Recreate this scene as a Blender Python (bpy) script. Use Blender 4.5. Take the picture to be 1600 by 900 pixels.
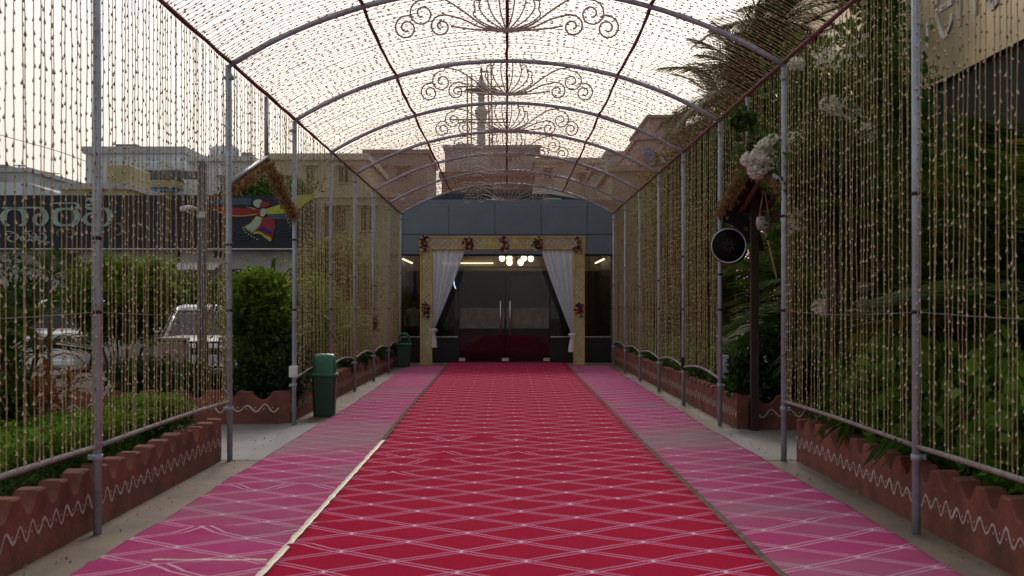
import bpy, math, random
import numpy as np
from mathutils import Vector, Matrix, Euler

for o in list(bpy.data.objects): bpy.data.objects.remove(o)
S = bpy.context.scene
COL = S.collection
random.seed(7)

# ------------------------------------------------------------------ camera, sky, sun, exposure
F, VX, VY, HC = 2222.0, 792.0, 480.0, 1.45      # focal (px at 1600), vanishing point, camera height
cam = bpy.data.cameras.new('camera'); cam_o = bpy.data.objects.new('camera', cam); COL.objects.link(cam_o)
cam_o.location = (0, 0, HC); cam_o.rotation_euler = (math.radians(90), 0, 0)
cam.sensor_width = 36; cam.lens = 36 * F / 1600
cam.shift_x = 8 / 1600; cam.shift_y = 30 / 1600
cam.clip_end = 3000; cam.clip_start = 0.05
cam.dof.use_dof = True; cam.dof.focus_distance = 24; cam.dof.aperture_fstop = 5.0
S.camera = cam_o

SUN_EL, SUN_AZ = math.radians(32), math.radians(4)     # ahead of the camera, a little to the right
w = bpy.data.worlds.new('World'); S.world = w; w.use_nodes = True
nt = w.node_tree; nt.nodes.clear()
sky = nt.nodes.new('ShaderNodeTexSky'); sky.sky_type = 'NISHITA'; sky.sun_disc = False
sky.sun_elevation = SUN_EL; sky.sun_rotation = SUN_AZ
sky.air_density = 1.6; sky.dust_density = 5.0; sky.ozone_density = 1.0; sky.altitude = 500
hs = nt.nodes.new('ShaderNodeHueSaturation'); hs.inputs['Saturation'].default_value = 0.5
tint = nt.nodes.new('ShaderNodeMix'); tint.data_type = 'RGBA'; tint.blend_type = 'MULTIPLY'; tint.inputs[0].default_value = 1
tint.inputs[7].default_value = (1.0, 0.97, 0.975, 1)
veil = nt.nodes.new('ShaderNodeMix'); veil.data_type = 'RGBA'; veil.inputs[0].default_value = 0.40
veil.inputs[7].default_value = (8.1, 7.8, 7.5, 1)       # even thin cloud over the whole sky
cl_t = nt.nodes.new('ShaderNodeTexCoord'); cl_n = nt.nodes.new('ShaderNodeTexNoise'); cl_n.inputs['Scale'].default_value = 2.2; cl_n.inputs['Detail'].default_value = 5
cl_m = nt.nodes.new('ShaderNodeMapping'); cl_m.inputs['Scale'].default_value = (1, 1, 3.5)
cl_r = nt.nodes.new('ShaderNodeMapRange'); cl_r.inputs[1].default_value = .3; cl_r.inputs[2].default_value = .7; cl_r.inputs[3].default_value = .22; cl_r.inputs[4].default_value = .58
nt.links.new(cl_t.outputs['Generated'], cl_m.inputs[0]); nt.links.new(cl_m.outputs[0], cl_n.inputs['Vector']); nt.links.new(cl_n.outputs[0], cl_r.inputs[0]); nt.links.new(cl_r.outputs[0], veil.inputs[0])
bg = nt.nodes.new('ShaderNodeBackground'); bg.inputs[1].default_value = 0.094
wo = nt.nodes.new('ShaderNodeOutputWorld')
nt.links.new(sky.outputs[0], hs.inputs['Color']); nt.links.new(hs.outputs[0], tint.inputs[6])
nt.links.new(tint.outputs[2], veil.inputs[6]); nt.links.new(veil.outputs[2], bg.inputs[0]); nt.links.new(bg.outputs[0], wo.inputs[0])

sl = bpy.data.lights.new('sun', 'SUN'); so = bpy.data.objects.new('sun', sl); COL.objects.link(so)
sl.energy = 1.4; sl.angle = math.radians(16); sl.color = (1, 0.91, 0.84)
sd = Vector((math.sin(SUN_AZ) * math.cos(SUN_EL), math.cos(SUN_AZ) * math.cos(SUN_EL), math.sin(SUN_EL)))
so.rotation_euler = sd.to_track_quat('Z', 'Y').to_euler(); so.location = (0, 60, 40)

S.view_settings.view_transform = 'Standard'; S.view_settings.look = 'None'
S.view_settings.gamma = 1; S.view_settings.use_curve_mapping = False
S.view_settings.exposure = 0.0
S.render.engine = 'CYCLES'
S.cycles.use_denoising = True
S.cycles.max_bounces = 6; S.cycles.diffuse_bounces = 3; S.cycles.transparent_max_bounces = 24
S.cycles.caustics_reflective = False; S.cycles.caustics_refractive = False
S.cycles.sample_clamp_indirect = 6

# ------------------------------------------------------------------ helpers
def P(px, py, D): return ((px - VX) * D / F, D, HC - (py - VY) * D / F)
def PS(px, py, X):                        # a pixel on a wall that runs along the walkway at X
    D = F * X / (px - VX); return (X, D, HC - (py - VY) * D / F)

MATS = {}
def M(name, col, rough=.7, metal=0, var=.18, scale=6, bump=0, bscale=40, emit=0, spec=.4, dirt=None, sheen=0):
    if name in MATS: return MATS[name]
    m = bpy.data.materials.new(name); m.use_nodes = True; MATS[name] = m
    n = m.node_tree; b = n.nodes['Principled BSDF']
    b.inputs['Roughness'].default_value = rough; b.inputs['Metallic'].default_value = metal
    b.inputs['Specular IOR Level'].default_value = spec
    b.inputs['Base Color'].default_value = (*col, 1)
    tc = n.nodes.new('ShaderNodeTexCoord')
    if var:
        nz = n.nodes.new('ShaderNodeTexNoise'); nz.inputs['Scale'].default_value = scale; nz.inputs['Detail'].default_value = 6
        nz.inputs['Roughness'].default_value = .65
        n.links.new(tc.outputs['Object'], nz.inputs['Vector'])
        r = n.nodes.new('ShaderNodeValToRGB'); r.color_ramp.elements[0].position = .28; r.color_ramp.elements[1].position = .72
        d = dirt if dirt else tuple(c * (1 - var * 1.5) for c in col)
        r.color_ramp.elements[0].color = (*d, 1); r.color_ramp.elements[1].color = (*[min(1, c * (1 + var)) for c in col], 1)
        n.links.new(nz.outputs[0], r.inputs[0]); n.links.new(r.outputs[0], b.inputs['Base Color'])
    if bump:
        n2 = n.nodes.new('ShaderNodeTexNoise'); n2.inputs['Scale'].default_value = bscale; n2.inputs['Detail'].default_value = 4
        n.links.new(tc.outputs['Object'], n2.inputs['Vector'])
        bp = n.nodes.new('ShaderNodeBump'); bp.inputs['Strength'].default_value = bump; bp.inputs['Distance'].default_value = .02
        n.links.new(n2.outputs[0], bp.inputs['Height']); n.links.new(bp.outputs[0], b.inputs['Normal'])
    if emit:
        b.inputs['Emission Color'].default_value = (*col, 1); b.inputs['Emission Strength'].default_value = emit
    if sheen:
        b.inputs['Sheen Weight'].default_value = sheen; b.inputs['Sheen Roughness'].default_value = .35
    return m

def leaf_mat(name, c0, c1, trans=.3, rough=.5):
    if name in MATS: return MATS[name]
    m = bpy.data.materials.new(name); m.use_nodes = True; MATS[name] = m
    n = m.node_tree; b = n.nodes['Principled BSDF']; out = n.nodes['Material Output']
    g = n.nodes.new('ShaderNodeNewGeometry'); r = n.nodes.new('ShaderNodeValToRGB')
    r.color_ramp.elements[0].color = (*c0, 1); r.color_ramp.elements[1].color = (*c1, 1)
    n.links.new(g.outputs['Random Per Island'], r.inputs[0]); n.links.new(r.outputs[0], b.inputs['Base Color'])
    b.inputs['Roughness'].default_value = max(rough, .6); b.inputs['Specular IOR Level'].default_value = .04
    t = n.nodes.new('ShaderNodeBsdfTranslucent'); mx = n.nodes.new('ShaderNodeMixShader'); mx.inputs[0].default_value = trans
    n.links.new(r.outputs[0], t.inputs[0]); n.links.new(b.outputs[0], mx.inputs[1]); n.links.new(t.outputs[0], mx.inputs[2])
    n.links.new(mx.outputs[0], out.inputs[0])
    return m

def glass_mat(name, refl=.10, tintc=(.75, .78, .78)):
    m = bpy.data.materials.new(name); m.use_nodes = True; n = m.node_tree
    n.nodes.clear(); out = n.nodes.new('ShaderNodeOutputMaterial')
    t = n.nodes.new('ShaderNodeBsdfTransparent'); t.inputs[0].default_value = (*tintc, 1)
    g = n.nodes.new('ShaderNodeBsdfGlossy'); g.inputs['Roughness'].default_value = .015
    fr = n.nodes.new('ShaderNodeFresnel'); fr.inputs[0].default_value = 1.5
    ad = n.nodes.new('ShaderNodeMath'); ad.operation = 'ADD'; ad.inputs[1].default_value = refl; ad.use_clamp = True
    mx = n.nodes.new('ShaderNodeMixShader')
    n.links.new(fr.outputs[0], ad.inputs[0]); n.links.new(ad.outputs[0], mx.inputs[0])
    n.links.new(t.outputs[0], mx.inputs[1]); n.links.new(g.outputs[0], mx.inputs[2]); n.links.new(mx.outputs[0], out.inputs[0])
    return m

def thing(name, label, cat, loc=(0, 0, 0), group=None, rz=0):
    o = bpy.data.objects.new(name, None); COL.objects.link(o); o.location = loc; o.rotation_euler = (0, 0, rz)
    o.empty_display_size = .2
    o['label'] = label; o['category'] = cat
    if group: o['group'] = group
    return o
def tag(o, label, cat, group=None):
    o['label'] = label; o['category'] = cat
    if group: o['group'] = group
    return o
def worg(p):                                   # world origin of an (unrotated) chain of parents
    v = Vector((0, 0, 0))
    while p is not None: v += p.location; p = p.parent
    return v
def link(name, me, parent=None, loc=None, rot=None, scale=None):
    o = bpy.data.objects.new(name, me); COL.objects.link(o)
    if parent: o.parent = parent
    if loc is not None: o.location = loc
    if rot is not None: o.rotation_euler = rot
    if scale is not None: o.scale = scale if hasattr(scale, '__len__') else (scale,) * 3
    return o

LOCAL = [False]                                    # True while a thing is built in its own coordinates
class MB:
    def __init__(s): s.v = []; s.f = []; s.m = []; s.sm = []
    def add(s, vs, fs, mi=0, smooth=False):
        k = len(s.v); s.v += [tuple(p) for p in vs]; s.f += [tuple(i + k for i in f) for f in fs]
        s.m += [mi] * len(fs); s.sm += [smooth] * len(fs); return s
    def box(s, x0, x1, y0, y1, z0, z1, mi=0, bev=0):
        if bev:
            b = min(bev, (x1 - x0) * .4, (y1 - y0) * .4, (z1 - z0) * .4)
            v = []
            for z, i in ((z0, b), (z0 + b, 0), (z1 - b, 0), (z1, b)):
                v += [(x0 + i + b * (i == 0) * 0, y0 + i, z), (x1 - i, y0 + i, z), (x1 - i, y1 - i, z), (x0 + i, y1 - i, z)]
            f = [(3, 2, 1, 0), (12, 13, 14, 15)]
            for r in range(3):
                for k in range(4): a = r * 4 + k; c = r * 4 + (k + 1) % 4; f.append((a, c, c + 4, a + 4))
            return s.add(v, f, mi)
        v = [(x0, y0, z0), (x1, y0, z0), (x1, y1, z0), (x0, y1, z0), (x0, y0, z1), (x1, y0, z1), (x1, y1, z1), (x0, y1, z1)]
        return s.add(v, [(3, 2, 1, 0), (4, 5, 6, 7), (0, 1, 5, 4), (1, 2, 6, 5), (2, 3, 7, 6), (3, 0, 4, 7)], mi)
    def hexa(s, b, t, mi=0):                       # two quads (4 points each, counter-clockwise seen from above)
        return s.add(list(b) + list(t), [(3, 2, 1, 0), (4, 5, 6, 7), (0, 1, 5, 4), (1, 2, 6, 5), (2, 3, 7, 6), (3, 0, 4, 7)], mi)
    def tube(s, pts, r, n=6, mi=0, caps=True, closed=False):
        pts = [Vector(p) for p in pts]; N = len(pts); rs = r if hasattr(r, '__len__') else [r] * N
        V = []; up = None
        for i, p in enumerate(pts):
            a = pts[(i - 1) % N] if (i or closed) else pts[0]; c = pts[(i + 1) % N] if (i < N - 1 or closed) else pts[-1]
            t = (c - a).normalized() if (c - a).length > 1e-9 else Vector((0, 0, 1))
            if up is None: up = t.orthogonal().normalized()
            up = (up - t * up.dot(t)); up = up.normalized() if up.length > 1e-6 else t.orthogonal().normalized()
            q = t.cross(up)
            for k in range(n):
                an = 2 * math.pi * k / n; V.append(p + (up * math.cos(an) + q * math.sin(an)) * rs[i])
        Fc = []
        for i in range(N if closed else N - 1):
            for k in range(n):
                a = i * n + k; b = i * n + (k + 1) % n; j = (i + 1) % N
                Fc.append((a, b, j * n + (k + 1) % n, j * n + k))
        if caps and not closed: Fc += [tuple(range(n))[::-1], tuple(range((N - 1) * n, N * n))]
        return s.add(V, Fc, mi, True)
    def lathe(s, prof, c=(0, 0, 0), n=16, mi=0, smooth=True):
        V = []; Fc = []
        for r, z in prof:
            for k in range(n): a = 2 * math.pi * k / n; V.append((c[0] + r * math.cos(a), c[1] + r * math.sin(a), c[2] + z))
        for i in range(len(prof) - 1):
            for k in range(n): Fc.append((i * n + k, i * n + (k + 1) % n, (i + 1) * n + (k + 1) % n, (i + 1) * n + k))
        Fc += [tuple(range(n))[::-1], tuple(range((len(prof) - 1) * n, len(prof) * n))]
        return s.add(V, Fc, mi, smooth)
    def prism(s, poly, axis, a, b, mi=0):          # polygon in the plane across axis, extruded from a to b
        def pt(u, v, t): return {'x': (t, u, v), 'y': (u, t, v), 'z': (u, v, t)}[axis]
        n = len(poly); V = [pt(u, v, a) for u, v in poly] + [pt(u, v, b) for u, v in poly]
        return s.add(V, [tuple(range(n)), tuple(range(n, 2 * n))[::-1]] + [(i, i + n, (i + 1) % n + n, (i + 1) % n) for i in range(n)], mi)
    def ribbon(s, pts, ws, axis, a, b, mi=0):      # flat stroke of changing width, given thickness
        n = len(pts); L = []; R = []
        for i in range(n):
            p0 = pts[max(0, i - 1)]; p1 = pts[min(n - 1, i + 1)]
            dx, dz = p1[0] - p0[0], p1[1] - p0[1]; l = math.hypot(dx, dz) or 1
            wv = (ws[i] if hasattr(ws, '__len__') else ws) / 2
            L.append((pts[i][0] - dz / l * wv, pts[i][1] + dx / l * wv)); R.append((pts[i][0] + dz / l * wv, pts[i][1] - dx / l * wv))
        for i in range(n - 1): s.prism([L[i], L[i + 1], R[i + 1], R[i]], axis, a, b, mi)
        return s
    def mesh(s, name, mats, org=(0, 0, 0)):
        me = bpy.data.meshes.new(name); o = Vector(org)
        me.from_pydata([(p[0] - o.x, p[1] - o.y, p[2] - o.z) for p in s.v], [], s.f)
        mats = mats if isinstance(mats, (list, tuple)) else [mats]
        for m in mats: me.materials.append(m)
        me.polygons.foreach_set('material_index', s.m); me.polygons.foreach_set('use_smooth', s.sm); me.update()
        import bmesh
        bm = bmesh.new(); bm.from_mesh(me); bmesh.ops.recalc_face_normals(bm, faces=bm.faces); bm.to_mesh(me); bm.free()
        return me
    def build(s, name, mats, parent=None):
        return link(name, s.mesh(name, mats, (0, 0, 0) if LOCAL[0] else worg(parent)), parent)

def cr(pts, k=8):                                  # smooth curve through points of any dimension
    out = []; n = len(pts)
    for i in range(n - 1):
        p = [np.array(pts[max(0, min(n - 1, i + d))], float) for d in (-1, 0, 1, 2)]
        for j in range(k):
            t = j / k
            out.append(tuple(.5 * (2 * p[1] + (p[2] - p[0]) * t + (2 * p[0] - 5 * p[1] + 4 * p[2] - p[3]) * t * t + (-p[0] + 3 * p[1] - 3 * p[2] + p[3]) * t ** 3)))
    out.append(tuple(np.array(pts[-1], float))); return out

def np_mesh(name, V, Q, mat, mi=None, smooth=False):
    V = np.asarray(V, np.float32); Q = np.asarray(Q, np.int32); k = Q.shape[1]
    me = bpy.data.meshes.new(name); me.vertices.add(len(V)); me.vertices.foreach_set('co', V.ravel())
    me.loops.add(Q.size); me.loops.foreach_set('vertex_index', Q.ravel())
    me.polygons.add(len(Q)); me.polygons.foreach_set('loop_start', np.arange(0, Q.size, k, dtype=np.int32))
    for m in (mat if isinstance(mat, (list, tuple)) else [mat]): me.materials.append(m)
    if mi is not None: me.polygons.foreach_set('material_index', np.asarray(mi, np.int32))
    if smooth: me.polygons.foreach_set('use_smooth', np.ones(len(Q), bool))
    me.update(calc_edges=True); me.validate(); return me

def leaf_quads(C, size, rng, up=.5, asp=.5, out=None):
    """rhombic, folded leaves at points C"""
    n = len(C); d = rng.normal(size=(n, 3)); d /= np.linalg.norm(d, axis=1)[:, None]
    if out is not None: d = d * .7 + out
    d /= np.linalg.norm(d, axis=1)[:, None]
    nn = rng.normal(size=(n, 3)) * .8 + np.array([0, 0, up * 2]); nn -= d * (nn * d).sum(1)[:, None]; nn /= np.linalg.norm(nn, axis=1)[:, None] + 1e-9
    s = np.cross(d, nn); L = (size * rng.uniform(.6, 1.3, n))[:, None]
    a = C - d * L * .5; t = C + d * L * .5; m = C - d * L * .08
    l = m + s * L * asp * .5 + nn * L * .10; r = m - s * L * asp * .5 + nn * L * .10
    V = np.stack([a, l, t, r], 1).reshape(-1, 3); return V, np.arange(n * 4).reshape(-1, 4)

def clump_pts(n, c, rad, rng, clumps=30, shell=.55, box=False, spread=.22):
    c = np.array(c); rad = np.array(rad)
    if box: q = rng.uniform(-1, 1, (clumps, 3)); k = rng.integers(0, 3, clumps); q[np.arange(clumps), k] = np.sign(q[np.arange(clumps), k]) * rng.uniform(.75, 1, clumps)
    else:
        q = rng.normal(size=(clumps, 3)); q /= np.linalg.norm(q, axis=1)[:, None]; q *= rng.uniform(shell, 1, clumps)[:, None]
    i = rng.integers(0, clumps, n)
    p = q[i] + rng.normal(size=(n, 3)) * spread
    if box: p = np.clip(p, -1.04, 1.04) + rng.normal(size=(n, 3)) * .015
    return c + p * rad, p / (np.linalg.norm(p, axis=1)[:, None] + 1e-6)

def bush(name, label, cat, c, rad, base, n, size, mat, seed, clumps=30, box=False, group=None, stems=5, up=.5, asp=.5, spread=.22, tops=None, tl=.55):
    """a shrub: stems from the ground at base, leafy crown around c"""
    rng = np.random.default_rng(seed); t = thing(name, label, cat, (c[0], c[1], base), group)
    pts, o = clump_pts(n, c, rad, rng, clumps, box=box, spread=spread)
    pts = pts[pts[:, 2] > base]; V, Q = leaf_quads(pts, size, rng, up, asp, o[:len(pts)] * .6)
    mats = [mat]; mi = None
    if tops:
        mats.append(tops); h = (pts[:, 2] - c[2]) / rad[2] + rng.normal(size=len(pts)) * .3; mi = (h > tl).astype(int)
    link('foliage', np_mesh('foliage', V - np.array([c[0], c[1], base]), Q, mats, mi), t)
    for k in range(stems):
        a = rng.uniform(0, 6.28); e = rng.uniform(.2, .8)
        b = MB(); p0 = (c[0] + rng.normal() * .04, c[1] + rng.normal() * .04, base - .03)
        p1 = (c[0] + math.cos(a) * rad[0] * e, c[1] + math.sin(a) * rad[1] * e, c[2] + rad[2] * rng.uniform(-.3, .4))
        pm = tuple((p0[i] + p1[i]) / 2 + rng.normal() * .03 for i in range(3))
        b.tube(cr([p0, pm, p1], 4), [.016 - .001 * j for j in range(9)], 5); b.build('stem', BARK, t)
    return t

def frond_mesh(name, L, mat, seed, leaf=.42, droop=.9, pairs=34, wid=.035, vee=.35):
    """a feather palm leaf growing along +X from the origin, arching over"""
    rng = np.random.default_rng(seed); V = []; Q = []
    def pos(t): return np.array([L * (t - .12 * t * t * droop), 0, L * (.10 * t - .55 * droop * t * t)])
    def tan(t): d = pos(t + .01) - pos(t - .01); return d / np.linalg.norm(d)
    K = 10
    for i in range(K):                              # rachis, four-sided
        t = i / (K - 1); p = pos(t); d = tan(t); nrm = np.cross(np.array([0, 1., 0]), -d); r = .011 * L / 1.6 * (1.15 - t)
        for a in range(4): V.append(p + r * (np.array([0, math.cos(a * 1.571), 0]) + nrm * math.sin(a * 1.571)))
    for i in range(K - 1):
        for a in range(4): Q.append((i * 4 + a, i * 4 + (a + 1) % 4, i * 4 + 4 + (a + 1) % 4, i * 4 + 4 + a))
    for i in range(pairs):
        t = .12 + .88 * (i + rng.uniform(-.2, .2)) / pairs; p = pos(t); d = tan(t)
        ln = L * leaf * (math.sin(math.pi * (.18 + .78 * t)) ** .7) * rng.uniform(.85, 1.1)
        for sgn in (-1, 1):
            out = d * (.55 + .5 * t) + np.array([0, sgn, 0]) * (1 - .35 * t) + np.array([0, 0, vee - .25 * rng.random()])
            out /= np.linalg.norm(out); sd_ = np.cross(out, [0, 0, 1.]); sd_ /= np.linalg.norm(sd_) + 1e-9
            m1 = p + out * ln * .5 - np.array([0, 0, ln * .04]); e = p + out * ln - np.array([0, 0, ln * rng.uniform(.2, .42)])
            ww = wid * L / 1.6; b = len(V)
            V += [p - sd_ * ww * .25, p + sd_ * ww * .25, m1 + sd_ * ww * .5, m1 - sd_ * ww * .5, e + sd_ * ww * .06, e - sd_ * ww * .06]
            Q += [(b, b + 1, b + 2, b + 3), (b + 3, b + 2, b + 4, b + 5)]
    return np_mesh(name, V, Q, mat)

# ------------------------------------------------------------------ materials
BARK = M('bark', (.10, .075, .05), .9, var=.3, scale=20, bump=.4)
STEEL = M('painted steel pipe', (.42, .53, .63), .4, .1, var=.08, scale=7, bump=.08, bscale=40, dirt=(.29, .32, .36))
REDWRAP = M('maroon cloth wrap', (.22, .10, .105), .85, var=.3, scale=14, bump=.5, bscale=60)
IRON = M('scroll iron', (.48, .37, .34), .6, .1, var=.2, scale=20)
def thread(m, c, f):                               # thin stuff that lets warm light through from behind
    n = m.node_tree; b = n.nodes['Principled BSDF']; t = n.nodes.new('ShaderNodeBsdfTranslucent'); t.inputs[0].default_value = (*c, 1)
    x = n.nodes.new('ShaderNodeMixShader'); x.inputs[0].default_value = f
    n.links.new(b.outputs[0], x.inputs[1]); n.links.new(t.outputs[0], x.inputs[2]); n.links.new(x.outputs[0], n.nodes['Material Output'].inputs[0]); return m
CORD = M('cord', (.50, .47, .24), .85, var=.15)
BUDW = M('cream bud', (.76, .69, .44), .7, var=.2, scale=30)
BUDR = M('red bud base', (.24, .085, .05), .8, var=.2, scale=30)
ROOFM = [M('overhead cord', (.50, .42, .27), .85, var=.15), M('overhead bud', (.72, .60, .42), .7, var=.2, scale=30), M('overhead bud base', (.28, .09, .06), .8, var=.2, scale=30)]
for m_ in (CORD, BUDW, BUDR): thread(m_, (.90, .26, .20), .17)
for m_ in ROOFM: thread(m_, (.95, .46, .42), .25)
TERRA = M('terracotta paint', (.25, .088, .062), .85, var=.25, scale=2.6, bump=.3, bscale=26, dirt=(.10, .048, .04), spec=.2)
WAVE = M('white wave paint', (.62, .55, .50), .8, var=.25, scale=18)
CONC = M('walkway concrete', (.20, .142, .098), .75, var=.3, scale=1.3, bump=.12, bscale=60, dirt=(.10, .085, .068))
CONCG = M('path concrete', (.165, .165, .155), .7, var=.25, scale=1.6, bump=.12, bscale=60, dirt=(.16, .15, .14))
SOIL = M('soil', (.05, .036, .025), .95, var=.4, scale=10, bump=.6)
ASPH = M('yard paving', (.13, .12, .11), .9, var=.25, scale=.8, bump=.2)
GREEN = M('green bin plastic', (.018, .085, .04), .42, var=.1, scale=6, spec=.5)
GREENL = M('green bin lid plastic', (.03, .17, .10), .38, var=.12, scale=6, spec=.5)
PANEL = M('slate composite panel', (.165, .20, .245), .45, .0, var=.06, scale=2)
BLACK = M('black', (.012, .012, .014), .4, var=.0)
DARKMET = M('dark metal', (.035, .035, .04), .45, .5, var=.1)
CHROME = M('brushed steel', (.62, .62, .62), .28, .9, var=.05)
GOLD = M('gold lattice', (.74, .50, .13), .45, .0, var=.22, scale=6)
MINT = M('mint backing', (.42, .68, .52), .7, var=.25, scale=3, dirt=(.45, .36, .26))
MINT2 = M('pale lilac backing', (.50, .55, .56), .7, var=.2, scale=4)
WHITE = M('white paint', (.75, .75, .75), .5, var=.1)
LF_DARK = leaf_mat('dark leaf', (.012, .035, .010), (.045, .095, .02), .25)
LF_MID = leaf_mat('mid leaf', (.025, .07, .012), (.09, .16, .03), .3)
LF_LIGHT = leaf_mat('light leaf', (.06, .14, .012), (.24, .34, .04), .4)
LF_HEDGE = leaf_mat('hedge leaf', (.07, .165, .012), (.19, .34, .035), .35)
LF_YEL = leaf_mat('yellow leaf', (.13, .15, .03), (.30, .30, .07), .35)
LF_RED = leaf_mat('cordyline leaf', (.09, .03, .015), (.22, .085, .04), .3)
LF_HEART = leaf_mat('heart leaf', (.04, .12, .015), (.14, .28, .04), .3, .35)
LF_PALM = leaf_mat('palm leaf', (.018, .05, .008), (.07, .115, .018), .3)
LF_PALMY = leaf_mat('yellowing palm leaf', (.05, .08, .010), (.16, .17, .025), .3)
LF_DATE = leaf_mat('date palm leaf', (.035, .08, .02), (.11, .18, .05), .3)
PETAL = leaf_mat('white bract', (.78, .80, .68), (.93, .93, .86), .35)
DRY = leaf_mat('dried leaf', (.16, .10, .045), (.38, .27, .12), .2)

# ------------------------------------------------------------------ ground
def sheet(name, x0, x1, y0, y1, z, mat, nx=1, ny=1):
    b = MB()
    for i in range(nx):
        for j in range(ny):
            xa, xb = x0 + (x1 - x0) * i / nx, x0 + (x1 - x0) * (i + 1) / nx; ya, yb = y0 + (y1 - y0) * j / ny, y0 + (y1 - y0) * (j + 1) / ny
            b.add([(xa, ya, z), (xb, ya, z), (xb, yb, z), (xa, yb, z)], [(0, 1, 2, 3)])
    o = b.build(name, mat); o['kind'] = 'structure'; return o
sheet('ground', -320, 320, -100, 420, -.02, ASPH)
sheet('walkway', -2.80, 2.86, -2, 37.3, -.004, CONC)
sheet('path', -12, -2.80, 13.6, 17.75, -.008, CONCG)
sheet('path', 2.86, 7.6, 13.6, 17.0, -.008, CONCG)
sheet('path', -2.80, -2.34, 13.5, 17.8, 0.0, CONCG)
sheet('path', 2.44, 2.86, 13.5, 17.0, 0.0, CONCG)
for (x0, x1, y0, y1) in ((-8, -2.82, -2, 13.45), (-8, -2.82, 17.9, 37.4), (2.88, 7.9, -2, 13.45), (2.88, 7.9, 17.1, 37.4)):
    b = MB(); nx, ny = 14, 40
    rg = np.random.default_rng(3)
    for j in range(ny + 1):
        for i in range(nx + 1): b.v.append((x0 + (x1 - x0) * i / nx, y0 + (y1 - y0) * j / ny, .2 + rg.normal() * .025))
    for j in range(ny):
        for i in range(nx): k = j * (nx + 1) + i; b.f.append((k, k + 1, k + nx + 2, k + nx + 1)); b.m.append(0); b.sm.append(True)
    o = b.build('planting_bed', SOIL); o['kind'] = 'structure'

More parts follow.
